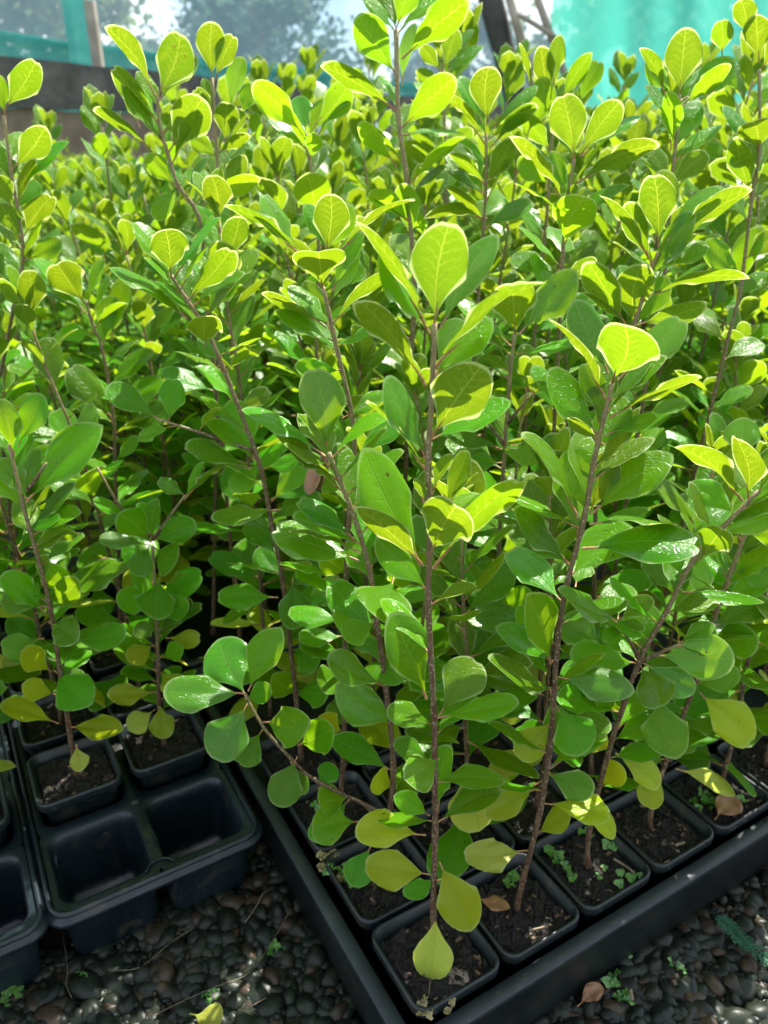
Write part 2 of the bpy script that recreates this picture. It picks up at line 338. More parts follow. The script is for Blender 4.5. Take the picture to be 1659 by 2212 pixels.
def leaf_frame(P, T, w, face, rr):
    """matrix + length + width from the attach point, the tip and the width it shows to the front"""
    camp = V((0, 0, CH)); mid = (P + T) / 2; view = (camp - mid).normalized()
    lapp = (T - P - view * (T - P).dot(view)).length
    sgn = 1 if face == 't' else -1
    r = w / max(lapp, 1e-4)
    k = 1.0
    if r > .6: Lt = w / rr.uniform(.56, .62); dd = math.sqrt(max(0, Lt * Lt - lapp * lapp))
    else: dd = lapp * rr.uniform(.12, .35)
    vr = (T - camp).normalized(); T = T + vr * dd * sgn
    a = T - P; L = a.length; a.normalize()
    vv = (view - a * view.dot(a)).normalized()
    Wt = max(w, L * rr.uniform(.48, .54)) if r < .6 else w
    ph = math.acos(min(1, w / Wt)) if w < Wt else 0
    s = a.cross(vv); best = None
    for q in (-1, 1):
        nrm = vv * math.cos(ph) + s * math.sin(ph) * q
        if face == 'u': nrm = -nrm
        if best is None or nrm.z > best.z: best = nrm
    nrm = best; lat = a.cross(nrm)
    return Matrix(((lat.x, a.x, nrm.x, P.x), (lat.y, a.y, nrm.y, P.y), (lat.z, a.z, nrm.z, P.z), (0, 0, 0, 1))), L, Wt

# ------------------------------------------------------------------ hero seedlings, each on its own pot
def smooth_path(pts, k=4):
    out = []
    for i in range(len(pts) - 1):
        p0 = pts[max(0, i - 1)]; p1 = pts[i]; p2 = pts[i + 1]; p3 = pts[min(len(pts) - 1, i + 2)]
        for q in range(k):
            t = q / k; t2, t3 = t * t, t * t * t
            out.append(.5 * ((2 * p1) + (p2 - p0) * t + (2 * p0 - 5 * p1 + 4 * p2 - p3) * t2 + (3 * p1 - p0 - 3 * p2 + p3) * t3))
    out.append(pts[-1]); return out
def leaf_mx(p, ang, elv, roll):
    a = V((math.cos(ang) * math.cos(elv), math.sin(ang) * math.cos(elv), math.sin(elv)))
    nrm = V((-math.cos(ang) * math.sin(elv), -math.sin(ang) * math.sin(elv), math.cos(elv)))
    nrm = Matrix.Rotation(roll, 3, a) @ nrm; lat = a.cross(nrm)
    return Matrix(((lat.x, a.x, nrm.x, p.x), (lat.y, a.y, nrm.y, p.y), (lat.z, a.z, nrm.z, p.z), (0, 0, 0, 1)))
AGEM = {'y': 'y', 'm': 'm', 'w': 'w', 'o': 'o', 'p': 'p'}
def hero(label, base, stems, leaves, group, r0=.0021, r1=.0012, extra=21):
    """stems/leaves in photo pixels, hung in the upright plane through the plant's pot"""
    rr = random.Random(hash_(label)); Y0 = base.y
    root = obj('seedling', None, None, base); props(root, label, 'seedling', group)
    for si, st in enumerate(stems):
        tokens = [tuple(float(c) for c in p.split(',')) for p in st.split()]
        pts = []
        for i, p in enumerate(tokens):
            q = at(p[0], p[1], Y0 + (p[2] if len(p) > 2 else 0))
            pts.append(q)
        if si == 0: pts = [V((base.x, base.y, base.z - .004))] + pts
        fine = [pts[0]]
        for q in pts[1:]:
            k = max(1, int((q - fine[-1]).length / .045)); p0 = fine[-1]
            fine += [p0.lerp(q, (e + 1) / k) for e in range(k)]
        pts = fine; path = smooth_path(pts, 4)
        ra, rb = (r0, r1) if si == 0 else (r1 * 1.15, r1 * .7)
        n = len(path); rads = []
        for i in range(n):
            t = i / (n - 1); b = ra + (rb - ra) * t
            rads.append(b * (1.0 + .10 * rr.random() + (.20 if i % 4 == 0 else 0)))
        if si == 0: rads[0] *= 1.4; rads[1] *= 1.15
        path = [p - base for p in path]
        if si == 0: main = path
        mb = MB(); mb.tube(path, rads, 0, 8, rr.random(), [max(0, (i / (n - 1) - .45) / .55) for i in range(n)])
        obj('stem', mb.mesh('stem', [M['stem']]), root)
    for ln in leaves.strip().split('\n'):
        for item in ln.split(';'):
            f = item.split()
            if len(f) < 6: continue
            bx, by, tx, ty, w = map(float, f[:5]); face = f[5]; ag = f[6] if len(f) > 6 else ('y' if face == 'u' else 'm'); dy = float(f[7]) if len(f) > 7 else 0
            P = at(bx, by, Y0 + dy); T = at(tx, ty, Y0 + dy)
            wm = 1.0 * w * (P - V((0, 0, CH))).dot(V((0, CS, -SN))) / FPX
            mt, Lr, Wr = leaf_frame(P, T, wm, face, rr)
            mb = MB(); add_leaf(mb, Matrix.Identity(4), Lr, Wr, rr, 0, 1, 0, 12, 12, pet=.08, bend=rr.uniform(.02, .22) if face == 'T' else (rr.uniform(.5, .95) if w < .25 * math.hypot(tx - bx, ty - by) else None))
            o = obj('leaf', mb.mesh('leaf', [M[AGEM[ag]], M['petiole']]), root)
            o.matrix_local = Matrix.Translation(-base) @ mt
    ang = rr.uniform(0, 6.28); nx = extra
    for q in range(nx):      # the leaves on the far side of the stem
        t = .24 + .71 * (q + rr.random() * .8) / nx; f = t * (len(main) - 1); i = min(int(f), len(main) - 2); p = main[i].lerp(main[i + 1], f - i)
        ang = rad(rr.choice((rr.uniform(35, 145), rr.uniform(-12, 30), rr.uniform(150, 192))))
        elv = rad(-10 + 62 * t + rr.uniform(-18, 18)); ag = ('o' if rr.random() < .6 else 'm') if t < .2 else ('y' if t > .6 and rr.random() < .6 else rr.choice('mmw'))
        L_ = rr.uniform(.036, .052); mb = MB()
        add_leaf(mb, Matrix.Identity(4), L_, L_ * rr.uniform(.46, .58), rr, 0, 1, 0, 8, 9, pet=.1)
        o = obj('leaf', mb.mesh('leaf', [M[ag], M['petiole']]), root); o.matrix_local = leaf_mx(p, ang, elv, rr.uniform(-.5, .5))
    return root
def hash_(s):
    h = 7
    for c in s: h = (h * 131 + ord(c)) % 1000003
    return h
def cellR(i, j): return rel(.037 + .074 * i + .026 * (i // 6), .037 + .074 * j + .026 * (j // 6), .071)
def cellL(c, k):    # c = 0 is the column beside the aisle, counted to the left; k = row behind the two empty cells
    a = -.070 - (c // 2) * .170 - (c % 2) * .079
    return rel(a, .33 + .084 * k, .086)
GR = 'seedlings in the right tray'; GL = 'seedlings in the left trays'
HE = {}
def H(key, side, *a, **k):
    HE[(side,) + key] = 1; base = cellR(*key) if side == 'R' else cellL(*key)
    hero(a[0], base, a[1], a[2], GR if side == 'R' else GL, **k)

H((0, 0), 'R', "tall straight seedling in the tray's corner pot, a large oval leaf upright at its tip",
  ["936,1960 940,1800 938,1560 925,1300 928,1190 925,1000 933,850 938,700"], """
938 703 972 478 124 u y;926 712 822 545 62 t w .01;915 690 767 478 26 u y .01;917 825 772 648 46 u y;947 783 1165 614 24 u y
945 800 1000 695 85 t w .015;955 700 1068 512 80 t w .02;937 937 1042 788 120 u y;920 988 836 815 62 t w
935 1060 975 982 24 u y;962 1093 1012 973 40 t m;964 1093 1030 1023 14 u y;915 1083 898 1035 26 u y
930 1195 985 1092 118 u y;911 1215 775 1098 58 u y;940 1222 1132 1035 66 u m .01;905 1212 788 978 112 t m .01
935 1302 1028 1264 28 u y;920 1505 842 1325 102 t m .006;937 1565 833 1535 56 T m;950 1548 1122 1518 56 T m;952 1540 1030 1428 98 t y .005
946 1640 875 1680 80 T y;925 1760 853 1720 50 T m;950 1772 1083 1705 62 t m;945 1750 975 1610 55 t m .01
914 1803 765 1797 78 T o;922 1888 788 1868 82 T o;952 1868 1015 2006 96 T o;941 1978 928 2114 88 T p
930 1660 850 1600 50 t m .01;950 1900 870 1930 40 T m .01""", extra=9)
H((0, 1), 'R', "leaning seedling topped by a dewy dark leaf, its low side branch reaching over the aisle",
  ["850,1660 833,1480 815,1350 800,1240 770,1130 735,1040 710,978", "838,1760 690,1690 630,1640 570,1572 530,1500", "830,1800 790,1740 750,1720"], """
707 968 676 797 100 t w .01;697 980 523 883 36 t w;715 1008 613 960 28 T y;732 1053 665 998 22 u y;722 983 850 895 26 t m
770 1208 587 1140 90 t w;762 1160 640 1080 42 t w;772 1190 625 1150 22 t y -.01;850 1250 828 1345 122 T m;812 1345 735 1370 60 T m
823 1478 708 1420 62 T w;858 1562 728 1480 88 T w;812 1190 890 1260 80 t m .01
530 1503 473 1385 112 t w;538 1488 604 1360 74 t m;525 1497 352 1493 76 T w;532 1510 589 1487 48 T m;532 1525 468 1645 98 T w
570 1560 667 1558 86 T m;565 1580 512 1650 68 T m .008;645 1610 722 1572 76 T m;640 1640 598 1742 76 T m;630 1650 655 1720 55 T m .01
755 1722 685 1722 68 T m .01;770 1775 668 1790 86 T m;752 1730 672 1810 66 T m .01;800 1830 762 1912 66 T m;690 1700 720 1650 50 t m
850 1700 800 1690 60 T o .01;845 1730 900 1700 50 T m .01;835 1420 860 1480 60 T m .01""")
H((1, 0), 'R', "right-leaning seedling with a pale heart-shaped tip leaf, second pot of the front row",
  ["1130,1900 1165,1760 1190,1600 1203,1400 1225,1260 1262,1120 1282,1000 1305,900 1322,828"], """
1324 826 1350 706 124 u y;1312 800 1243 652 78 t w .01;1340 815 1478 685 76 t w .015;1305 852 1187 692 20 u y;1293 905 1262 780 52 t m .008
1322 898 1517 815 22 u y;1316 935 1422 900 36 T m;1300 955 1230 903 34 u y;1267 1112 1240 965 96 t m .008;1275 1105 1322 972 66 t y .012
1285 1103 1446 985 82 t m .004;1247 1112 1118 938 46 t y;1228 1215 1110 1095 66 t y;1265 1183 1516 1178 92 T w;1280 1130 1458 1140 22 t y
1244 1262 1252 1212 60 t m .01;1330 1340 1210 1278 50 T w -.01;1190 1430 1140 1288 76 T m;1200 1494 1057 1425 50 T y
1205 1462 1365 1492 74 T w;1204 1530 1262 1630 96 T m;1178 1670 1283 1712 68 T y;1180 1735 1320 1760 54 T o;1135 1837 1002 1850 68 T p
1155 1705 1050 1760 62 T o;1160 1800 1232 1750 52 T o .008;1250 1690 1330 1805 40 T o .01;1190 1560 1120 1640 70 T o .01;1190 1500 1200 1600 60 T y .015""")
H((2, 0), 'R', "seedling with a forked dark stem and broad glossy leaves, third pot of the front row",
  ["1272,1800 1310,1640 1345,1530 1385,1420 1440,1320 1500,1205 1560,1140 1640,1060", "1385,1425 1335,1345", "1385,1428 1470,1390"], """
1512 1208 1562 1140 74 u y;1480 1277 1644 1300 34 T w;1555 1155 1680 1110 60 T w;1332 1348 1308 1388 42 T m;1335 1342 1393 1358 24 T y;1338 1338 1412 1292 46 t y
1335 1335 1345 1262 80 t m .01;1468 1388 1542 1350 38 t y;1470 1396 1537 1415 22 T y;1467 1383 1456 1343 10 u y;1417 1416 1588 1425 104 T w .004
1385 1440 1425 1532 82 T w;1375 1432 1230 1415 72 T m;1395 1435 1500 1492 66 T w;1380 1410 1395 1300 82 t m .012;1305 1400 1215 1335 84 t w .01
1425 1500 1458 1635 98 T m;1335 1630 1425 1700 58 T o;1430 1670 1398 1746 58 T o;1320 1620 1260 1590 60 T o .01;1300 1700 1350 1660 60 T o .01;1345 1540 1290 1500 60 T m .012
1600 1075 1450 965 34 u y;1618 1075 1590 945 66 u y;1600 1000 1605 905 75 t w .015;1590 1110 1480 1050 60 t m .01;1640 1060 1700 960 60 t y""")
H((3, 0), 'R', "seedling in the fourth front-row pot, a large yellow leaf hanging low on it",
  ["1405,1760 1440,1640 1500,1480 1545,1331 1580,1231 1612,1150"], """
1515 1500 1624 1608 92 T o;1465 1661 1588 1712 48 T p;1560 1300 1660 1260 50 T m;1545 1331 1460 1290 60 t m .01;1500 1480 1600 1450 60 T m
1530 1400 1640 1380 80 T w .01;1490 1500 1420 1440 50 t y .01;1440 1640 1350 1640 60 T m;1600 1180 1530 1120 60 t y .01;1610 1150 1640 1040 70 t m .01
1612 1150 1690 1150 60 T m;1580 1231 1680 1250 60 T m;1440 1640 1500 1570 60 t m .01""")
H((0, 2), 'R', "dark-stemmed seedling with a heart-shaped leaf just below its upright tip leaf",
  ["742,1640 748,1240 765,930 720,720 698,620"], """
696 620 686 543 108 u y;706 545 714 418 78 u y;646 550 565 420 52 t w;648 548 482 445 34 u y;720 622 785 500 50 t m;735 540 900 433 22 u y
706 545 755 440 60 t m .02;700 703 565 633 30 u y;712 712 660 610 60 t m .01;722 750 830 700 24 T m;715 700 870 590 20 u y;708 545 660 440 50 t m .02
735 800 640 790 50 T m;745 900 850 860 50 t m;755 1000 690 1060 50 T m;750 1100 840 1060 60 t m;748 1240 690 1200 60 T m;745 1350 800 1300 60 T m
742 1450 690 1490 66 T m;742 1500 800 1540 70 T o;740 1580 690 1550 60 T o""")
H((0, 3), 'R', "seedling bent to the left with a pale heart-shaped leaf on its upper stem",
  ["640,1510 610,1250 560,1000 480,790 440,700 405,650 370,595", "552,975 450,940 340,905"], """
370 595 357 495 80 u y;443 745 447 682 76 u y;405 650 502 535 46 u y;445 680 515 580 50 t m .01;400 683 235 578 34 t m;370 600 290 480 50 t m .01;375 600 480 470 24 t m
490 800 535 755 24 u y;545 990 500 862 76 t m .012;595 1290 467 1290 62 T m;632 1255 632 1358 76 T m;655 1310 737 1250 58 T w;340 903 233 832 56 t m;365 910 375 815 58 t m
375 920 300 945 30 t m;537 1010 395 965 42 T y;430 930 475 880 18 u y;600 1100 455 1120 48 T y;590 1080 660 1010 50 t m;612 1250 560 1180 60 t m .01;575 1010 650 990 40 T m
610 1230 672 1220 24 u y;625 1400 560 1370 60 T m;630 1400 690 1440 70 T m .01;640 1500 590 1460 60 T m .01;640 1500 710 1500 60 T m;560 1000 500 1060 56 T m .01;520 880 580 840 40 t y""")
H((2, 4), 'R', "tallest seedling, its dark bare stem and shaded leaves rising past the top edge",
  ["895,620 880,400 860,250 856,65"], """
855 160 772 32 74 u m;872 122 1008 4 62 u m;868 275 984 166 62 u m;852 235 692 142 34 u y;856 65 835 -40 74 t m;860 70 955 -10 30 t m;870 290 1000 290 20 t m
855 355 775 265 36 u m;880 400 1000 300 24 u m;856 62 900 -60 60 u m;856 70 780 -20 30 t m;868 180 895 50 30 t w .02;890 520 870 395 56 u m;885 480 790 420 40 u m;893 560 990 500 40 u y""", r0=.0026, r1=.0017)
H((0, 5), 'R', "backlit seedling with paddle-shaped bright leaves standing against the dark plank",
  ["430,470 385,400 362,330 345,270 340,208"], """
343 208 390 68 80 u y;334 200 226 58 32 u y;340 265 240 143 52 u y;367 325 438 210 84 u y;325 320 200 237 20 u y;378 400 315 335 46 u m
440 440 557 385 36 u m;345 215 425 120 50 t w .02;300 270 270 200 30 u y .02;352 290 420 240 20 t m;385 400 330 470 40 t m;400 430 480 500 40 t m;350 240 300 150 40 t y .02""")
H((1, 5), 'R', "seedling with dark curled leaves spread like wings in front of the netting",
  ["690,560 673,380 662,290"], """
652 285 546 178 62 u m;680 272 754 180 62 u m;670 346 683 290 40 u m;660 320 582 260 26 t w;662 290 640 212 60 t w .02;690 285 768 190 26 t m;683 470 664 377 80 u m
665 300 715 215 40 t m .02;690 560 620 520 40 u y;690 520 770 480 40 u y""")
H((3, 4), 'R', "backlit seedling with one oval leaf held upright between two narrow curled ones",
  ["1045,480 1050,400 1050,290"], """
1052 265 1056 143 68 u y;1040 262 985 165 36 t w;1045 305 940 200 20 u y;1062 315 1164 227 26 u y;1068 270 1160 185 26 t m;1055 300 1150 250 30 u m;1045 420 985 300 56 t m .02
1050 400 1110 300 50 u y;1048 400 970 330 30 u y;1045 470 1080 415 66 t m;1045 480 960 400 26 u y;1050 290 1020 220 30 t w .02;1046 470 920 470 26 u y""")
H((3, 2), 'R', "seedling with two rounded translucent leaves making a V at its tip",
  ["1208,720 1215,560 1225,440 1240,345"], """
1242 343 1214 202 80 u y;1255 332 1341 218 58 u y;1262 332 1382 250 30 t m;1250 392 1421 313 44 u y;1219 437 1100 295 16 u y;1218 532 1264 424 92 u m;1230 420 1190 330 40 t w .01
1215 430 1250 400 20 u y;1240 345 1190 250 40 t m .02;1210 590 1100 560 40 t m;1212 600 1290 560 40 u y;1208 700 1150 620 60 t m;1208 700 1280 640 60 t m""")
H((3, 1), 'R', "seedling right of centre with a bright cupped leaf edged in pale fuzz at its tip",
  ["1290,900 1370,700 1400,600 1422,545"], """
1422 527 1412 378 78 u y;1400 552 1295 423 26 u y;1440 545 1626 410 46 u y;1445 515 1562 405 34 t w;1420 577 1527 530 46 t m;1415 520 1435 365 66 t m .02
1352 703 1268 565 72 u y;1368 702 1385 570 80 u y .006;1380 700 1528 660 54 u y;1395 640 1610 600 24 u y;1350 740 1260 700 40 t m;1370 705 1440 600 60 t m .02
1310 850 1400 800 60 t m .01;1300 880 1230 830 50 t y .01""")
H((4, 2), 'R', "seedling before the teal cloth with an upright oval leaf and dark curled side leaves",
  ["1440,560 1450,400 1465,260 1467,205"], """
1467 207 1482 58 78 u y;1437 200 1382 103 34 u y;1450 203 1398 125 40 t w;1475 215 1583 130 62 t m;1475 225 1580 140 44 u m;1450 318 1445 195 48 u m;1462 345 1555 270 38 t m
1465 215 1530 150 40 t m .02;1450 400 1380 300 50 t y;1450 400 1530 330 50 u y;1445 500 1370 460 50 t m;1445 500 1520 470 50 t m;1440 560 1500 440 60 u y""")
H((5, 2), 'R', "backlit seedling at the picture's right edge with rounded yellow-green leaves",
  ["1600,620 1625,420 1640,330 1640,150"], """
1640 130 1632 34 56 u y;1612 75 1598 0 48 u y;1560 120 1558 42 46 u y;1640 320 1625 262 75 u y;1640 330 1560 230 30 t m;1620 420 1590 300 56 u y;1600 200 1545 140 36 t m;1645 150 1700 60 60 u y
1640 200 1680 160 50 t m;1630 400 1700 330 60 u y;1600 600 1520 520 50 t m;1610 560 1690 500 50 u y;1600 620 1640 490 60 t m;1630 300 1580 360 40 u y""")
H((2, 2), 'R', "seedling with a notched heart leaf and a dark wet leaf at its tip",
  ["1068,1400 1070,1330 1085,1050 1100,830 1112,720", "1088,960 1040,895", "1095,915 1150,850"], """
1113 722 1105 612 92 u y;1125 718 1240 588 80 t w .008;1100 743 985 653 38 t w;1120 763 1258 740 26 T m;1100 802 1032 775 30 u y;1125 720 1190 620 40 t m .02
1150 852 1180 825 26 T y;1150 850 1140 812 20 u y;1150 850 1205 800 24 t m;1080 968 955 930 40 T y;1040 895 1000 850 30 t y;1090 700 1060 640 50 t m .02
1110 960 1250 955 18 T y;1075 970 1180 985 50 T m;1075 1290 1000 1200 60 T w;1070 1335 1070 1420 86 T m;1070 1330 975 1380 90 T m;1072 1310 1150 1280 60 T m .01
1075 1200 1160 1150 60 T m .01;1075 1100 1150 1060 60 T m .01;1068 1400 1000 1470 60 T m .01;1080 1000 1010 1000 40 T m;1065 1480 1120 1560 70 T o .01;1065 1500 1020 1560 50 T m""")
H((1, 0), 'L', "seedling with a pale drooping lowest leaf, in the pot behind the empty left cell",
  ["150,1580 128,1440 108,1310 78,1190 52,1100 20,960", "60,1060 100,1000"], """
95 1320 0 1240 60 T m;107 1345 170 1385 68 T y;160 1385 275 1370 56 T m;122 1560 0 1522 50 T o;155 1570 262 1577 56 T o;165 1612 172 1665 40 T p;120 1450 195 1520 88 T m .005
90 1380 0 1400 58 T m;95 1310 0 1290 50 T m;60 1080 0 990 50 t w;70 1180 165 1150 34 u y;90 1260 100 1200 30 t y;60 1140 130 1120 34 T m;30 980 5 860 50 t m;40 960 90 850 56 t m
60 1080 215 925 84 t m;25 975 -40 930 40 t m;110 1450 50 1400 56 T o;118 1500 50 1480 50 T o;125 1430 170 1500 60 T m .01;80 1200 140 1270 60 t m;100 1300 170 1250 60 T m .01""")
H((0, 0), 'L', "seedling in the left tray with a flat rosette of rounded leaves halfway up",
  ["345,1540 338,1340 330,1180", "330,1165 400,1070", "325,1160 270,1110 210,1010"], """
325 1170 255 1110 66 T m;330 1168 425 1128 62 T m;315 1175 215 1162 36 T w;322 1180 295 1245 56 T m;335 1185 385 1210 78 T m;345 1250 340 1340 84 T m;300 1210 145 1265 66 T y
330 1395 275 1425 48 T o;362 1378 435 1378 42 T o;350 1420 395 1400 44 T m;335 1495 235 1500 46 T o;345 1520 360 1595 54 T o;332 1535 278 1575 52 T p;330 1165 340 1080 36 t m;330 1160 300 1085 40 t m .01
340 1340 290 1370 40 T y;345 1330 410 1300 50 T m;345 1450 390 1500 56 T o;270 1110 200 1080 30 T m;400 1070 340 1035 34 T w;400 1075 440 1000 26 t m;405 1070 490 1000 20 u y;340 1300 250 1290 60 T m .01;340 1290 440 1240 60 T m .01""")
H((2, 3), 'L', "seedling at the left edge with rounded leaves rising against the dark plank",
  ["50,560 38,450 25,380 8,250"], """
12 235 78 132 62 u y;28 365 96 277 62 u y;10 250 0 165 30 u m;42 410 145 310 20 t m;38 450 80 390 50 t m;50 510 115 420 50 u y;30 450 -20 380 50 u y;45 520 0 440 50 u y;60 560 130 520 50 t m;25 380 -30 300 50 t m""")
H((0, 2), 'L', "thin dark seedling in the left tray with narrow side leaves and a notched upper leaf",
  ["245,900 222,760 200,700 185,650"], """
183 655 120 568 76 u y;172 675 50 615 30 t m;180 670 75 555 16 t m;240 900 150 790 64 t y;225 740 245 640 56 t m;190 650 225 560 30 t m;240 730 270 600 40 t m
270 920 390 870 60 T y;230 840 330 760 34 t m;245 880 350 820 44 t m;200 720 130 720 40 T m""")
H((0, 6), 'R', "blurred backlit seedling whose pointed oval tip leaf overlaps the blue-green tree",
  ["475,460 468,330 458,168"], """
458 168 458 46 60 u y;466 168 507 74 44 u y;488 312 492 220 54 u y;505 300 522 235 34 u y;497 230 524 122 40 t w;520 250 545 180 40 t m;466 250 420 190 40 u y;470 330 540 290 30 u y
462 240 440 170 30 t m;470 340 410 300 40 u y;475 400 530 340 44 u y;475 420 400 370 40 t m""")
H((4, 4), 'R', "seedling with a tight crown of upright leaves just below the leaning dark post",
  ["1180,480 1190,330 1195,215"], """
1183 222 1168 98 50 u y;1195 190 1208 74 42 u y;1212 215 1276 117 42 u m;1250 225 1296 130 46 t m;1140 290 1178 165 64 u m;1150 200 1122 92 18 u y;1190 220 1235 180 30 t w
1190 330 1130 250 40 u y;1190 340 1260 280 46 u y;1185 400 1120 340 46 t m;1185 420 1250 380 40 u y""")
H((4, 6), 'R', "blurred seedling with a fan of narrow upright leaves right of the tallest stem",
  ["965,400 960,260 957,152"], """
957 152 985 58 44 u y;952 152 908 98 34 u y;965 158 1022 62 24 t w;960 170 1040 100 22 t m;950 200 900 150 30 u y;962 240 1010 180 36 u y;960 260 910 220 34 t m;965 330 1020 280 36 u y""")
# ------------------------------------------------------------------ every other seedling: generated once per kind of plant, then copied
LEAFBANK = {}
for ag in 'ymwop':
    for q in range(4):
        rr = random.Random(900 + q * 7 + ord(ag)); mb = MB()
        add_leaf(mb, Matrix.Identity(4), 1.0, (rr.uniform(.42, .54) if ag == 'y' else rr.uniform(.46, .58)), rr, 0, None, 0, 8, 9, pet=.1)
        e = V((0, .1, 0)); mb.tube([V((0, -.03, -.012)), V((0, .06, -.012)), V((0, .24, -.008))], [.017, .014, .005], 1, 5, cap=False)
        LEAFBANK[(ag, q)] = mb.mesh('leaf', [M[ag], M['petiole']])
def plant_plan(seed, h):
    rr = random.Random(seed); pts = []; x = y = 0.; lean = V((rr.uniform(-.10, .10), rr.uniform(-.10, .06), 0))
    n = 8
    for i in range(n + 1):
        t = i / n; pts.append(V((lean.x * t * t * h + x, lean.y * t * t * h + y, h * t)))
        x += rr.uniform(-.0035, .0035); y += rr.uniform(-.0035, .0035)
    path = smooth_path(pts, 3)
    def pos(t):
        f = t * (len(path) - 1); i = min(int(f), len(path) - 2); return path[i].lerp(path[i + 1], f - i)
    lv = []; ang = rr.uniform(0, 6.28); z = .035
    while z < h - .008:
        t = z / h; k = 1
        step = rr.uniform(.0055, .0095) if rr.random() > .2 else rr.uniform(.013, .024)
        ang += rad(137.5) + rr.uniform(-.35, .35)
        elv = rad(-12 + 70 * t + rr.uniform(-20, 20)) if t < .93 else rad(rr.uniform(45, 76))
        L_ = rr.uniform(.040, .062) * (.85 + .25 * math.sin(math.pi * min(1, t * 1.1))) * (1.18 if t < .55 else 1) * (1 if t < .97 else .75)
        ag = 'y' if t > .72 and rr.random() < .8 else ('m' if rr.random() < .7 else 'w')
        if t < .22 and rr.random() < .5: ag = 'o'
        if t < .3 and rr.random() < .25: ag = rr.choice('op')
        if t > .45 and rr.random() < .2: ag = 'y'
        lv.append((pos(t), ang, elv, L_, ag, rr.randrange(4), rr.uniform(-.5, .5), rr.random())); z += step
    for q in range(5):
        ang += rad(137.5); lv.append((pos(1), ang, rad(rr.uniform(50, 82)), rr.uniform(.03, .048), 'y', rr.randrange(4), rr.uniform(-.3, .3), rr.random()))
    return path, lv
def stem_mesh(path, r0=.0021, r1=.0011, n=7):
    mb = MB(); k = len(path); mb.tube(path, [(r0 + (r1 - r0) * i / (k - 1)) * (1.12 if i % 3 == 0 else 1) for i in range(k)], 0, n, 0, [max(0, (i / (k - 1) - .5) * 2) for i in range(k)])
    return mb.mesh('stem', [M['stem']])
VAR_N = [plant_plan(100 + i, h) for i, h in enumerate((.27, .30, .34, .37, .40, .43, .46, .49))]
VAR_STEM = [stem_mesh(p) for p, l in VAR_N]
FOL_M = [M['y'], M['m'], M['w'], M['o'], M['p'], M['petiole']]; MI = {'y': 0, 'm': 1, 'w': 2, 'o': 3, 'p': 4}
FAR_PLAN = [plant_plan(300 + i, h) for i, h in enumerate((.40, .43, .45, .47, .49, .51))]
def fol_mesh(plan, nu, nv, keep=1.):
    mb = MB(); rr = random.Random(5)
    for (p, ang, elv, L_, ag, q, roll, rn) in plan[1]:
        if rr.random() > keep: continue
        add_leaf(mb, leaf_mx(p, ang, elv, roll), L_, L_ * rr.uniform(.42, .56), rr, MI[ag], None, rn, nu, nv, pet=.1)
    return mb
FAR_FOL = [fol_mesh(p, 4, 5).mesh('foliage', FOL_M) for p in FAR_PLAN]
FAR_STEM = [stem_mesh(p[0], n=5) for p in FAR_PLAN]

def plant_near(base, vi, rz, sc, label, group):
    root = obj('seedling', None, None, base); root.rotation_euler = (0, 0, rz); root.scale = (sc,) * 3
    props(root, label, 'seedling', group)
    obj('stem', VAR_STEM[vi], root)
    for (p, ang, elv, L_, ag, q, roll, rn) in VAR_N[vi][1]:
        o = obj('leaf', LEAFBANK[(ag, q)], root); o.matrix_local = leaf_mx(p, ang, elv, roll) @ Matrix.Scale(L_, 4)
def plant_far(base, vi, rz, sc, label, group):
    root = obj('seedling', None, None, base); root.rotation_euler = (0, 0, rz); root.scale = (sc,) * 3
    props(root, label, 'seedling', group); obj('stem', FAR_STEM[vi], root); obj('foliage', FAR_FOL[vi], root)
ORD = "first second third fourth fifth sixth seventh eighth ninth tenth eleventh twelfth thirteenth fourteenth fifteenth sixteenth seventeenth eighteenth nineteenth twentieth".split()
cells = []
def inview(p, mg=150):
    for dz in (0, .2, .4, .52):
        q = proj(V((p.x, p.y, .07 + dz)))
        if q and -mg < q[0] < 1659 + mg and -60 < q[1] < 2212 + 120: return True
    return False
def board_y(x): return 3.0 + (x + 1.137) * 1.671       # the line of the far fence
for i in range(0, 60):
    for j in range(0, 60):
        p = cellR(i, j)
        if p.y < board_y(p.x) - .35 and p.y < 2.75 - .1 * max(0, p.x) and inview(p): cells.append((p.length, 'R', i, j, p))
for c in range(0, 40):
    for k in range(-1, 50):
        p = cellL(c, k)
        if k < 0 and c < 2: continue
        if c < 6 and k < (0 if c < 4 else -1): continue
        if p.y < board_y(p.x) - .35 and p.y < 2.75 and inview(p): cells.append((p.length, 'L', c, k, p))
cells.sort(key=lambda t: t[0])
rr = random.Random(11); NIND = 255; NEARLIM = .93; cnt = 0; near_n = 0; mass = MB()
FAR_LOW = [fol_mesh(p, 2, 4, .8) for p in FAR_PLAN[:4]]
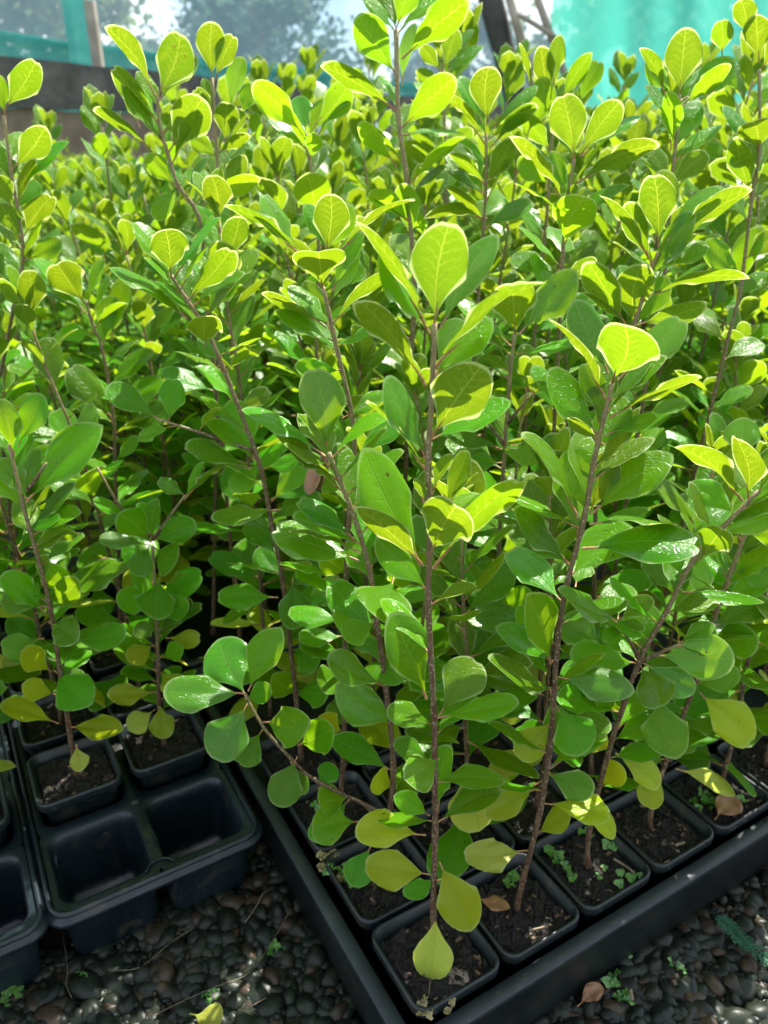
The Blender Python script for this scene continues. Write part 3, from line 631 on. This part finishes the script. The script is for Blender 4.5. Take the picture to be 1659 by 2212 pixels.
for d, s, i, j, p in cells:
    if (s, i, j) in HE: continue
    jit = V((rr.uniform(-.006, .006), rr.uniform(-.006, .006), 0)); rz = rr.uniform(0, 6.28); b = p + jit
    side = 'right' if s == 'R' else 'left'
    if s == 'R': lab = f"leafy seedling in row {ORD[j] if j < 20 else 'last'} of the right bed, {ORD[i] if i < 20 else 'last'} plant from the aisle"
    else: lab = f"leafy left-bed seedling, {ORD[j] if 0 <= j < 19 else 'frontmost'} row past the empty cells, {ORD[i] if i < 20 else 'last'} column from the aisle"
    if s == 'R': lab = lab.replace('in row ' + (ORD[j] if j < 20 else 'last'), f"in the {ORD[j] if j < 20 else 'last'} row")
    far = d > 1.55
    if far: lab = f"small blurred seedling in the {side} bed's distant mass before the plank fence"
    grp = ('distant ' if far else '') + (GR if s == 'R' else GL)
    if cnt < NIND:
        cnt += 1
        if d < NEARLIM:
            near_n += 1
            if s == 'R':
                mh = (0, 1) if j <= 1 else ((0, 3) if j <= 3 else (3, 7))
                if i <= 1 and j <= 3: mh = (0, 2)
            else: mh = (0, 2) if j <= 0 else ((1, 4) if j <= 2 else (3, 6))
            plant_near(b, rr.randint(*mh), rz, rr.uniform(.92, 1.06), lab, grp)
        else:
            plant_far(b, rr.randrange(6), rz, rr.uniform(.88, 1.06) if s == 'L' or i < 3 else rr.uniform(.9, 1.26), lab, grp)
    else:
        q = rr.randrange(4); sc = rr.uniform(.9, 1.08) if s == 'L' or i < 12 else rr.uniform(1.0, 1.3); mt = Matrix.Translation(b) @ Matrix.Rotation(rz, 4, 'Z') @ Matrix.Scale(sc, 4)
        src = FAR_LOW[q]; k = len(mass.v); rv = rr.random()
        mass.v += [tuple(mt @ V(x)) for x in src.v]; mass.f += [tuple(a + k for a in f) for f in src.f]; mass.m += src.m; mass.uv += src.uv
        mass.r += [(x + rv) % 1 for x in src.r]; mass.a += src.a
print('cells', len(cells), 'ind', cnt, 'near', near_n)
fo = obj('foliage', mass.mesh('foliage', FOL_M)); props(fo, 'sea of small bright seedling tops blurring away to the plank fence', 'foliage', None, 'stuff')

# ------------------------------------------------------------------ pots
def rrect(hw, r, z, n=5, hy=None):
    hy = hy or hw; out = []
    for q, (sx, sy) in enumerate(((1, 1), (-1, 1), (-1, -1), (1, -1))):
        for k in range(n + 1):
            t = (q + k / n) * math.pi / 2; out.append(V((sx * (hw - r) + r * math.cos(t), sy * (hy - r) + r * math.sin(t), z)))
    return out
def loft(mb, rings, mi=0, capb=True, capt=False):
    n = len(rings[0]); vs = [v for r in rings for v in r]; fs = []
    for i in range(len(rings) - 1):
        for k in range(n): fs.append((i * n + k, i * n + (k + 1) % n, (i + 1) * n + (k + 1) % n, (i + 1) * n + k))
    if capb: fs.append(tuple(range(n - 1, -1, -1)))
    if capt: fs.append(tuple((len(rings) - 1) * n + k for k in range(n)))
    mb.add(vs, fs, mi)
def pot_mesh():
    mb = MB(); h = .076
    loft(mb, [rrect(.024, .006, 0), rrect(.0305, .008, h - .012), rrect(.0312, .008, h - .011), rrect(.0345, .010, h - .0095), rrect(.0352, .0105, h - .008), rrect(.0355, .0108, h - .002),
              rrect(.0349, .0105, h - .0004), rrect(.0338, .010, h), rrect(.0328, .0095, h - .0006), rrect(.0322, .009, h - .003), rrect(.0308, .008, h - .0042), rrect(.0300, .008, h - .012), rrect(.0270, .006, .03)], 0)
    return mb.mesh('pot', [M['pot']])
def soil_mesh(seed, dz=.067):
    rr = random.Random(seed); mb = MB(); n = 26; vs = []; uv = []; fs = []; hw = .0305
    for a in range(n + 1):
        for b in range(n + 1):
            x = -hw + 2 * hw * a / n; y = -hw + 2 * hw * b / n
            z = dz + rr.uniform(-.0014, .0014) + .0018 * math.sin(a * .7 + seed) * math.cos(b * .6 + seed * 2)
            if a in (0, n) or b in (0, n): z -= .004
            cx, cy = abs(x) - (hw - .008), abs(y) - (hw - .008)
            if cx > 0 and cy > 0 and math.hypot(cx, cy) > .008:
                k = .008 / math.hypot(cx, cy); x = math.copysign(hw - .008 + cx * k, x); y = math.copysign(hw - .008 + cy * k, y)
            vs.append(V((x, y, z)))
    for a in range(n):
        for b in range(n):
            k = a * (n + 1) + b; fs.append((k, k + n + 1, k + n + 2, k + 1))
    mb.add(vs, fs, 0)
    for q in range(110):   # crumbs and bark chips of the mix
        x, y = rr.uniform(-.027, .027), rr.uniform(-.027, .027); s = rr.uniform(.0006, .0022)
        m3 = Matrix.Rotation(rr.uniform(0, 6), 3, 'Z') @ Matrix.Rotation(rr.uniform(-.6, .6), 3, 'X')
        mb.box((x, y, dz + .001 + s * .2), (s * rr.uniform(1, 3), s, s * .6), 1 if rr.random() < .16 else 0, m3)
    return mb.mesh('soil', [M['soil'], M['chip']], False)
POT = pot_mesh(); SOILS = [soil_mesh(s) for s in range(5)]
def pot(p, z0, label, group):
    o = obj('plant_pot', POT, None, V((p.x, p.y, z0))); o.rotation_euler = (0, 0, YAW); props(o, label, 'pot', group)
    obj('soil', SOILS[hash_(label) % 5], o)
for j in range(4):
    for i in range(0, 9 if j == 0 else (6 if j < 2 else 4)):
        p = cellR(i, j)
        if not inview(p, 120): continue
        nm = {(0, 0): "black square pot in the tray's near corner, dry lichen on its rim",
              (1, 0): 'black square pot second from the corner in the front row, brown leaf at its edge',
              (2, 0): 'black square pot third in the front row, sprinkled with small round green sprouts',
              (3, 0): 'black square pot fourth in the front row with pale bark chips on its soil',
              (4, 0): 'black square pot fifth in the front row holding liverwort and a dead leaf'}.get((i, j),
              f"black square pot in the right tray's {ORD[j]} row, {ORD[i]} from the aisle side")
        pot(p, .004, nm, 'square pots in the right tray')
for k in range(3):
    for c in range(0, 4):
        p = cellL(c, k)
        if inview(p, 80): pot(p, .019, f"black pot in the left trays, {ORD[k]} row past the empty cells, {ORD[c]} from the aisle", 'square pots in the left trays')

# ------------------------------------------------------------------ open holding trays of the right bed
def tray_mesh(wa, wb):
    mb = MB(); w = .0115
    def rr_(ia, ib, z, r): 
        return [V((v.x + wa / 2, v.y + wb / 2, z)) for v in rrect(wa / 2 - ia, r, 0, 5, wb / 2 - ia)]
    loft(mb, [rr_(.006, 0, 0, .012), rr_(.0025, 0, .060, .013), rr_(.0005, 0, .0605, .014), rr_(0, 0, .0665, .014), rr_(.0008, 0, .0675, .014), rr_(w - .0012, 0, .0678, .006), rr_(w, 0, .0668, .005), rr_(w + .001, 0, .003, .005)], 0)
    return mb.mesh('tray', [M['tray']])
TW = 6 * .074 + .020; TM = tray_mesh(TW, TW)
TL = {(0, 0): 'dark plastic tray at the front right holding the nearest seedlings, its rim catching sun',
      (1, 0): 'dark plastic tray adjoining the front tray on its right', (0, 1): 'dark plastic tray of seedlings directly behind the front one'}
for ti in range(2):
    for tj in range(2):
        if (ti, tj) not in TL: continue
        o = obj('nursery_tray', TM, None, rel(-.0155 + ti * (TW + .006), -.012 + tj * (TW + .006), .001)); o.rotation_euler = (0, 0, YAW)
        props(o, TL[(ti, tj)], 'tray', 'trays on the gravel')

# ------------------------------------------------------------------ cell trays of the left bed (two cells wide)
def celltray(label, a_right, b0, rows):
    mb = MB(); pa, pb = .079, .084; wa = 2 * pa + .008; wb = rows * pb + .012; zr = .075
    # deck with cut-out square cells, welded rim
    def ring(ex, z, r): return [V((v.x + wa / 2, v.y + wb / 2, z)) for v in rrect(wa / 2 + ex, r, 0, 6, wb / 2 + ex)]
    loft(mb, [ring(.000, zr - .011, .016), ring(.0035, zr - .011, .017), ring(.0040, zr - .009, .0175), ring(.0036, zr - .0062, .0175), ring(.0012, zr - .0054, .017), ring(.0008, zr - .003, .016), ring(.0002, zr - .0005, .016), ring(-.0012, zr, .015), ring(-.0028, zr - .0008, .0135), ring(-.0034, zr - .0045, .013)], 0, False, False)
    zd = zr - .0045
    for r in range(rows):
        for c in range(2):
            cx, cy = .004 + pa * (c + .5), .006 + pb * (r + .5); h = .0355
            def rg(hh, z, rr_): return [V((v.x + cx, v.y + cy, z)) for v in rrect(hh, rr_, 0, 5, hh + .001)]
            # filled deck between the cell's mouth and its share of the tray
            n = len(rrect(1, .1, 0)); outer = []
            for v in rrect(h, .012, 0, 5, h + .001):
                t = math.atan2(v.y, v.x); ox, oy = pa / 2, pb / 2
                k = min(ox / max(1e-6, abs(math.cos(t))), oy / max(1e-6, abs(math.sin(t)))); outer.append(V((cx + math.cos(t) * k, cy + math.sin(t) * k, zd)))
            loft(mb, [outer, rg(h, zd, .012), rg(h - .0012, zd - .0012, .012), rg(h - .003, zd - .012, .011), rg(h - .006, .012, .009), rg(h - .008, .004, .008)], 0, False, True)
            loft(mb, [rg(h - .0045, .0, .008), rg(h - .002, .012, .010), rg(h + .001, zr - .012, .012)], 0, True, False)
    # drain hole collar and lifting lip between the cells
    if rows > 1:
        mb.tube([V((wa / 2, .006 + pb, zd - .004)), V((wa / 2, .006 + pb, zd + .0012))], [.0042, .0038], 1, 12)
    arc = [V((wa / 2 + .012 * math.cos(t), .006 + .012 * math.sin(t), zd + .0008)) for t in [rad(20 + 14 * q) for q in range(11)]]
    mb.tube(arc, [.0009] * len(arc), 0, 5)
    hole = M['ground']; o = obj('cell_tray', mb.mesh('cell_tray', [M['cell'], hole]), None, rel(a_right - wa, b0, 0)); o.rotation_euler = (0, 0, YAW)
    props(o, label, 'cell tray', 'trays on the gravel')
celltray('blue-black tray whose two front cells stand empty beside the gravel', -.0265, .199, 6)
celltray("blue-black cell tray cut by the left edge with an empty front cell", -.1965, .199, 6)
celltray("third blue-black cell tray from the aisle at the far left", -.3665, .115, 7)

# ------------------------------------------------------------------ ground and gravel
mb = MB(); mb.add([(-60, -3, 0), (60, -3, 0), (60, 160, 0), (-60, 160, 0)], [(0, 1, 2, 3)]); g = obj('ground', mb.mesh('ground', [M['ground']]), None, V((0, 0, -.006))); props(g, kind='structure')
mb = MB(); me = bpy.data.meshes.new('t'); bm = bmesh.new(); bmesh.ops.create_icosphere(bm, subdivisions=2, radius=1)
ico_v = [v.co.copy() for v in bm.verts]; ico_f = [tuple(v.index for v in f.verts) for f in bm.faces]; bm.free()
rr = random.Random(3)
def gravel_ok(a, b):
    if a > -.012 and b > -.006: return False
    if a < -.035 and b > .235: return False
    return True
tries = 0; n = 0
while n < 3300 and tries < 60000:
    tries += 1; a = rr.uniform(-.36, .62); b = rr.uniform(-.24, .36)
    if b > .33 and a > -.012: continue
    if not gravel_ok(a, b): continue
    p = rel(a, b); q = proj(p)
    if not q or not (-120 < q[0] < 1780 and 1500 < q[1] < 2330): continue
    s = rr.uniform(.0030, .0100) * (1 if rr.random() < .8 else 1.25); sx, sy, sz = s * rr.uniform(.85, 1.35), s * rr.uniform(.65, 1.), s * rr.uniform(.45, .75)
    rot = Matrix.Rotation(rr.uniform(0, 6.28), 3, 'Z') @ Matrix.Rotation(rr.uniform(-.45, .45), 3, 'X') @ Matrix.Rotation(rr.uniform(-.3, .3), 3, 'Y')
    ph = rr.uniform(0, 9); z = rr.uniform(-.004, .0045) if s > .005 else rr.uniform(-.001, .006)
    vs = []
    for v in ico_v:
        k = 1 + .17 * math.sin(v.x * 2.3 + ph) * math.cos(v.y * 2.9 + ph) + .09 * math.sin(v.z * 4 + ph * 2)
        vs.append(rot @ V((v.x * sx * k, v.y * sy * k, v.z * sz * k)) + V((p.x, p.y, z)))
    mb.add(vs, ico_f, 0, None, rr.random()); n += 1
bm = bmesh.new(); bmesh.ops.create_icosphere(bm, subdivisions=1, radius=1); gv = [v.co.copy() for v in bm.verts]; gf = [tuple(v.index for v in f.verts) for f in bm.faces]; bm.free()
for q in range(5200):   # grit and chips between the pebbles
    a = rr.uniform(-.36, .62); b = rr.uniform(-.24, .30)
    if not gravel_ok(a, b): continue
    p = rel(a, b); q2 = proj(p)
    if not q2 or not (-60 < q2[0] < 1720 and 1600 < q2[1] < 2300): continue
    s = rr.uniform(.0006, .0021); rot = Matrix.Rotation(rr.uniform(0, 6.28), 3, 'Z') @ Matrix.Rotation(rr.uniform(-1, 1), 3, 'X')
    mb.add([rot @ V((v.x * s * 1.6, v.y * s, v.z * s * .6)) * rr.uniform(.8, 1.2) + V((p.x, p.y, rr.uniform(0, .0075))) for v in gv], gf, 0, None, min(1, rr.random() * 1.25))
gr = obj('gravel', mb.mesh('gravel', [M['stone']])); props(gr, 'wet dark rounded pebbles covering the ground round the trays', 'gravel', None, 'stuff')

# ------------------------------------------------------------------ small things on the soil, rims and pebbles
def liver(name, label, cat, spots, mat, group=None, seed=1, z=.0, kind=None, s=.0040):
    rr = random.Random(seed); mb = MB()
    for (p, k) in spots:
        for q in range(k):
            c = p + V((rr.uniform(-1, 1), rr.uniform(-1, 1), 0)) * s * 1.2 * (k > 1); r = s * rr.uniform(.6, 1.2); n = 11; ph = rr.uniform(0, 6)
            tilt = Matrix.Rotation(rr.uniform(-.6, .6), 3, 'X') @ Matrix.Rotation(rr.uniform(-.6, .6), 3, 'Y')
            vs = [c + V((0, 0, .001))]
            for ring in (.55, 1.):
                for t in range(n):
                    an = 2 * math.pi * t / n; rr2 = r * ring * (1 + .22 * math.sin(an * 3 + ph) + rr.uniform(-.06, .06))
                    vs.append(c + tilt @ V((math.cos(an) * rr2, math.sin(an) * rr2, .0012 * ring * math.sin(an * 4 + ph) + .0016)))
            fs = [(0, 1 + t, 1 + (t + 1) % n) for t in range(n)] + [(1 + t, 1 + n + t, 1 + n + (t + 1) % n, 1 + (t + 1) % n) for t in range(n)]
            mb.add(vs, fs, 0)
    o = obj(name, mb.mesh(name, [mat])); props(o, label, cat, group, kind); return o
zs = .073
def sp(lst, z=zs): return [(onz(x, y, z), k) for x, y, k in lst]
liver('liverwort', 'small round green sprouts scattered on the soil of the third front-row pot', 'liverwort', sp([(1295, 1885, 2), (1337, 1910, 1), (1350, 1890, 2), (1385, 1893, 2), (1320, 1825, 4), (1265, 1800, 3), (1205, 1845, 4), (1215, 1870, 3), (1230, 1895, 2), (1190, 1835, 2)]), M['liver'], seed=2, kind='stuff')
liver('liverwort', 'small green lobes left of the foot of the leaning seedling in the second pot', 'liverwort', sp([(1103, 1905, 5)]), M['liver'], seed=3)
liver('liverwort', 'green liverwort around the brown leaf in the fifth front-row pot', 'liverwort', sp([(1505, 1740, 4), (1530, 1735, 4), (1550, 1750, 3), (1600, 1735, 3), (1520, 1720, 3)]), M['liver'], seed=4, kind='stuff')
liver('liverwort', 'yellow-green liverwort patch spilling over the left rim of the second-row pot', 'liverwort', sp([(745, 1880, 4), (765, 1900, 5), (690, 1745, 3), (680, 1790, 3), (720, 1870, 4)], .076), M['liver'], seed=5, kind='stuff')
liver('lichen', 'tan curled dry lichen on the front rim of the corner pot', 'lichen', sp([(912, 2165, 5), (925, 2190, 6), (970, 2160, 4), (965, 2185, 3), (905, 2185, 4)], .077), M['moss'], seed=6, s=.0022)
liver('lichen', 'brown crumpled lichen on the left rim of the second-row pot', 'lichen', sp([(700, 1850, 5), (695, 1870, 5), (735, 1900, 4), (725, 1850, 4)], .077), M['moss'], seed=7, s=.0028)
gz = .008
liver('liverwort', 'ruffled green liverwort on the pebbles in the bottom left corner', 'liverwort', sp([(14, 2152, 8)], gz), M['liver'], seed=8, s=.005)
liver('liverwort', 'small upright green liverwort on the pebbles below the empty cells', 'liverwort', sp([(173, 2107, 5)], gz), M['liver'], seed=9)
liver('liverwort', "flat green lobe on the pebbles beside the tray's left wall", 'liverwort', sp([(601, 2050, 4)], gz), M['liver'], seed=10)
liver('liverwort', 'green tuft beside the yellow fallen leaf at the bottom edge', 'liverwort', sp([(458, 2155, 6)], gz), M['liver'], seed=11)
liver('liverwort', 'green flecks on the pebbles in front of the tray, lower right', 'liverwort', sp([(1325, 2115, 2), (1460, 2090, 4), (1345, 2155, 4), (1320, 2125, 2), (1355, 2060, 1)], gz), M['liver'], seed=12, kind='stuff')
def flat_leaf(name, label, bx, by, tx, ty, w, z, mat, seed, bend=.8, cat='leaf'):
    rr = random.Random(seed); P = onz(bx, by, z); T = onz(tx, ty, z); a = (T - P); L_ = a.length; a.normalize()
    nrm = V((rr.uniform(-.3, .3), rr.uniform(-.3, .3), 1)); nrm = (nrm - a * nrm.dot(a)).normalized(); lat = a.cross(nrm)
    mt = Matrix(((lat.x, a.x, nrm.x, 0), (lat.y, a.y, nrm.y, 0), (lat.z, a.z, nrm.z, 0), (0, 0, 0, 1)))
    mb = MB(); add_leaf(mb, mt, L_, w, rr, 0, 0, 0, 10, 12, bend=-bend * .4, fold=.3); o = obj(name, mb.mesh(name, [mat]), None, P + V((0, 0, .003))); props(o, label, cat); return o
flat_leaf('fallen_leaf', "curled brown dead leaf at the edge of the second front-row pot", 1030, 1945, 1098, 1968, .017, .078, M['deadleaf'], 1)
flat_leaf('fallen_leaf', "folded brown dead leaf in the fifth front-row pot", 1545, 1772, 1585, 1725, .022, .077, M['deadleaf'], 2)
flat_leaf('fallen_leaf', "pale yellow fallen leaf with brown base on the pebbles at the bottom edge", 415, 2195, 480, 2212, .022, .012, M['p'], 3)
flat_leaf('fallen_leaf', "torn rusty fallen leaf on the pebbles before the tray wall", 1250, 2175, 1300, 2135, .013, .012, M['deadleaf'], 4)
for q, (bx, by, tx, ty) in enumerate(((700, 975, 665, 1068), (715, 940, 690, 1060))):
    P = at(bx, by, .475); T = at(tx, ty, .475); mt, L_, W_ = leaf_frame(P, T, .009, 'T', R)
    mb = MB(); add_leaf(mb, Matrix.Identity(4), L_, W_, R, 0, 0, 0, 10, 12)
    o = obj('dead_leaf', mb.mesh('dead_leaf', [M['deadleaf']])); o.matrix_world = mt
    props(o, ('hanging brown withered leaf below the dewy dark leaf, nearer the stem' if q else 'long brown withered leaf hanging behind the dewy leaf, lower of the two'), 'leaf')
def thread(label, pts, z=.010, r=.00024, name='root_thread'):
    P = []
    for x, y in pts: P.append(onz(x, y, z + R.uniform(-.001, .002)))
    P = smooth_path(P, 5); mb = MB(); mb.tube(P, [r] * len(P), 0, 5); o = obj(name, mb.mesh(name, [M['thread']])); props(o, label, 'root')
thread("thin pale root trailing down the gravel below the empty tray's corner", [(128, 1990), (140, 2045), (146, 2100), (142, 2125), (155, 2155)])
thread("short bright root curving on the pebbles beside the tray's left wall", [(583, 1918), (565, 1935), (555, 1955), (530, 1993)], r=.0005)
thread("long fine brown root crossing the pebbles under the empty cells", [(418, 2005), (370, 2035), (300, 2090), (235, 2095)])
thread("fine reddish root running diagonally toward the bottom edge", [(625, 1970), (590, 2030), (540, 2100), (470, 2130), (400, 2160), (330, 2195)])
thread("pale straw on the pebbles near the tray's lower left wall", [(545, 2172), (575, 2155)], r=.0004)
thread("thin stalk standing in the corner pot under the pale drooping leaf", [(926, 2150), (930, 2112)], z=.075, r=.0003)
thread("pale twig lying on the soil of the second front-row pot", [(1143, 2010), (1176, 2002)], z=.076, r=.0009, name='twig')
thread("dark twig propped against the rim of the third front-row pot", [(1325, 1855), (1350, 1870), (1370, 1885)], z=.077, r=.0009, name='twig')
thread("short pale chip on the soil of the fourth front-row pot", [(1430, 1868), (1447, 1860)], z=.077, r=.0012, name='twig')
thread("brown bark chip on the soil right of the fourth pot's stem", [(1459, 1826), (1478, 1820)], z=.077, r=.0014, name='twig')
thread("dark purple catkin-like twig on the pebbles before the tray", [(1362, 2138), (1366, 2160)], z=.013, r=.0013, name='twig')
# conifer sprig on the pebbles at the right
mb = MB(); rr = random.Random(8); P = smooth_path([onz(x, y, .013) for x, y in ((1545, 1980), (1580, 2010), (1610, 2040), (1665, 2080))], 8)
mb.tube(P, [.0006] * len(P), 0, 5)
for i, p in enumerate(P[:-1]):
    d = (P[i + 1] - p).normalized(); s = V((-d.y, d.x, 0))
    for sg in (-1, 1):
        e = p + (s * sg * .8 + d * .6) * rr.uniform(.005, .010) + V((0, 0, rr.uniform(0, .003))); mb.tube([p, e], [.0008, .0004], 0, 4)
        for q in (.4, .7, 1.): 
            c = p.lerp(e, q); mb.tube([c, c + (d * 1 + s * sg * .1) * .0035 + V((0, 0, .001))], [.0006, .0003], 0, 4)
o = obj('conifer_sprig', mb.mesh('conifer_sprig', [simple('sprig_green', (.02, .10, .05), (.05, .17, .09), 100, .5, .3)])); props(o, 'flat dark green conifer sprig lying on the pebbles at the right edge', 'sprig')

# ------------------------------------------------------------------ fence, cloth and timber behind the bed
FD = V((.5135, .858, 0)).normalized(); FP = V((-1.137, 3.0, 0)); FN = V((FD.y, -FD.x, 0))
fm = Matrix(((FD.x, -FN.x, 0), (FD.y, -FN.y, 0), (0, 0, 1)))
def fpt(t, off=0, z=0): return FP + FD * t + FN * off + V((0, 0, z))
def beam(name, t0, t1, off, z0, z1, th, mat, parent=None, label=None, cat=None, seg=1):
    base = fpt((t0 + t1) / 2, off, (z0 + z1) / 2); mb = MB(); L_ = t1 - t0; rr = random.Random(hash_(name + str(t0)))
    n = max(2, int(L_ / .12)); vs = []; fs = []
    for i in range(n + 1):
        x = -L_ / 2 + L_ * i / n; e1_, e2_ = rr.uniform(-.006, .006), rr.uniform(-.006, .006)
        for (yy, zz) in ((-th / 2, -(z1 - z0) / 2 + e2_), (th / 2, -(z1 - z0) / 2 + e2_), (th / 2, (z1 - z0) / 2 + e1_), (-th / 2, (z1 - z0) / 2 + e1_)): vs.append(fm @ V((x, yy, zz)))
    for i in range(n):
        for k in range(4): fs.append((i * 4 + k, (i + 1) * 4 + k, (i + 1) * 4 + (k + 1) % 4, i * 4 + (k + 1) % 4))
    fs += [(0, 1, 2, 3), (n * 4 + 3, n * 4 + 2, n * 4 + 1, n * 4)]
    mb.add(vs, fs); o = obj(name, mb.mesh(name, [mat], False), None, base)
    if parent: o.parent = parent; o.location = base - parent.location
    if label: props(o, label, cat)
    return o
pf = obj('plank_fence', None, None, fpt(1.0)); props(pf, 'low fence of a dark tarred plank over a brown board, behind the seedlings', 'fence')
beam('dark_plank', -1.4, 4.6, .03, .70, .84, .045, M['plank'], pf)
beam('brown_board', -1.4, 1.0, .01, .545, .697, .03, M['brownplank'], pf)
for t in (-.5, .9, 2.4, 3.9):
    beam('fence_post', t - .04, t + .04, -.06, 0, .80, .07, M['wood'], pf)
def cloth(name, A, B, z0, z1, mat, label, cat, parent=None, wav=.02, n=40, m=14, seed=1):
    rr = random.Random(seed); mb = MB(); vs = []; fs = []; d = (B - A).normalized(); nn = V((d.y, -d.x, 0)); ph = rr.uniform(0, 6)
    for i in range(n + 1):
        for j in range(m + 1):
            t = i / n; z = z0 + (z1 - z0) * j / m; w = wav * (math.sin(t * 19 + ph + z * 2) + .6 * math.sin(t * 43 + z * 5) + .5 * math.sin(z * 7 + t * 8))
            vs.append(A.lerp(B, t) + nn * w + V((0, 0, z)) - A)
    for i in range(n):
        for j in range(m): k = i * (m + 1) + j; fs.append((k, k + m + 1, k + m + 2, k + 1))
    mb.add(vs, fs); o = obj(name, mb.mesh(name, [mat])); 
    if parent: o.parent = parent; o.location = A - parent.location
    else: o.location = A
    if label: props(o, label, cat)
    return o
nf = obj('shade_netting', None, None, fpt(1.0, -.18)); props(nf, 'sheer pale shade netting stretched on poles behind the plank fence', 'netting')
cloth('net_panel', fpt(-2.2, -.2), fpt(5.4, -.2), .93, 3.4, M['sheer'], None, None, nf, .012)
cloth('net_skirt', fpt(-2.2, -.16), fpt(5.4, -.16), .02, .92, M['tealdark'], None, None, nf, .012)
beam('net_rail', -2.2, 5.4, -.17, .905, .935, .03, M['tealdark'], nf)
q = at(185, 100, 3.35)
mb = MB(); mb.box((0, 0, .55), (.10, .07, 1.1)); p1 = obj('net_post', mb.mesh('net_post', [M['tealdark']], False), None, V((at(183, 100, 3.25).x, 3.25, 0))); props(p1, 'teal-wrapped square post standing behind the dark plank at the left', 'post'); bev(p1, .006)
mb = MB(); mb.box((0, 0, .52), (.035, .035, 1.04)); p2 = obj('stake', mb.mesh('stake', [M['wood']], False), None, V((at(203, 100, 3.15).x, 3.17, 0))); props(p2, 'thin pale timber stake beside the teal-wrapped post', 'post'); bev(p2, .004)
# bright teal cloth at the right with the timber frame that carries it
A = at(1185, 100, 3.15); B = at(2000, 100, 2.75); A.z = B.z = 0
cloth('teal_cloth', A, B, .02, 2.3, M['teal'], 'bright teal shade cloth hanging behind the seedlings at the right', 'shade cloth', None, .018, 60, 24, 4)
def pole(name, p, q, w, mat, parent):
    mb = MB(); d = (q - p); n = 8; P = [p + d * (i / n) - parent.location for i in range(n + 1)]; mb.tube(P, [w * R.uniform(.92, 1.08) for _ in P], 0, 8); return obj(name, mb.mesh(name, [mat]), parent)
a0 = at(1100, 210, 3.05); fr = obj('timber_frame', None, None, V((a0.x + .1, 3.05, 0))); props(fr, 'leaning dark post and pale timber braces at the edge of the teal cloth', 'timber frame')
pole('dark_post', V((at(1225, 700, 3.05).x, 3.05, .02)), at(1045, -60, 3.05), .040, M['plank'], fr)
pole('leaning_pole', V((at(1290, 700, 3.0).x, 3.02, .02)), at(1085, -60, 3.02), .016, M['wood'], fr)
pole('brace', at(1118, 30, 2.98), at(1200, 80, 2.98), .008, M['wood'], fr)
pole('side_pole', V((at(1400, 700, 3.0).x, 3.0, .02)), at(1140, -60, 3.0), .012, M['wood'], fr)
# ------------------------------------------------------------------ trees beyond the netting
def tree(label, px, ytop, Y, wid, mat, seed, group='trees beyond the netting', nclump=105, z0=.8):
    rr = random.Random(seed); top = at(px, ytop, Y); h = top.z; base = V((top.x, Y, 0)); root = obj('tree', None, None, base); props(root, label, 'tree', group)
    mb = MB(); tr = [V((0, 0, 0)), V((rr.uniform(-.1, .1), 0, h * .3)), V((rr.uniform(-.2, .2), 0, h * .6)), V((rr.uniform(-.2, .2), 0, h * .85))]
    mb.tube(smooth_path(tr, 4), [.16 * h / 5 * (1 - .07 * i) for i in range(13)], 0, 8)
    for q in range(9):
        a = rr.uniform(0, 6.28); s = tr[1].lerp(tr[3], rr.random()); e = s + V((math.cos(a) * wid * .4, math.sin(a) * wid * .4, h * .15)); mb.tube([s, s.lerp(e, .5) + V((0, 0, .1)), e], [.05, .035, .015], 0, 5)
    obj('trunk', mb.mesh('trunk', [M['trunk']]), root)
    mb = MB()
    for q in range(nclump):
        a = rr.uniform(0, 6.28); zz = rr.uniform(.1, 1) ; prof = math.sin(math.pi * min(1, .18 + zz * .78)) ** .6; rad_ = wid / 2 * prof * math.sqrt(rr.random())
        c = V((math.cos(a) * rad_, math.sin(a) * rad_ * .8, z0 + (h - z0) * zz * .93)); cs = wid * rr.uniform(.07, .15)
        for k in range(48):
            d = V((rr.gauss(0, 1), rr.gauss(0, 1), rr.gauss(0, .7))) * cs * .6; s = wid * rr.uniform(.018, .034)
            x = V((rr.gauss(0, 1), rr.gauss(0, 1), rr.gauss(0, 1))).normalized(); y = x.cross(V((rr.gauss(0, 1), rr.gauss(0, 1), rr.gauss(0, 1)))).normalized()
            mb.add([c + d + x * s, c + d + y * s * .6, c + d - x * s, c + d - y * s * .6], [(0, 1, 2, 3)], 0, None, rr.random())
    obj('crown', mb.mesh('crown', [mat], False), root)
tree('pale loose-crowned tree beyond the netting at the left', 20, -150, 13, 3.4, M['tl2'], 1)
tree('broad blue-green tree rising beyond the netting left of the tallest seedling', 530, -60, 15, 3.1, M['tl1'], 2)
tree('low bush beyond the netting between the pale tree and the broad one', 300, 85, 17, 2.0, M['tl1'], 3)
tree('dim tree beyond the netting between the tallest seedling and the dark post', 1010, 10, 14, 2.2, M['tl1'], 4)
tree('pale tree half hidden behind the teal cloth', 1560, -160, 14, 5.0, M['tl2'], 5)
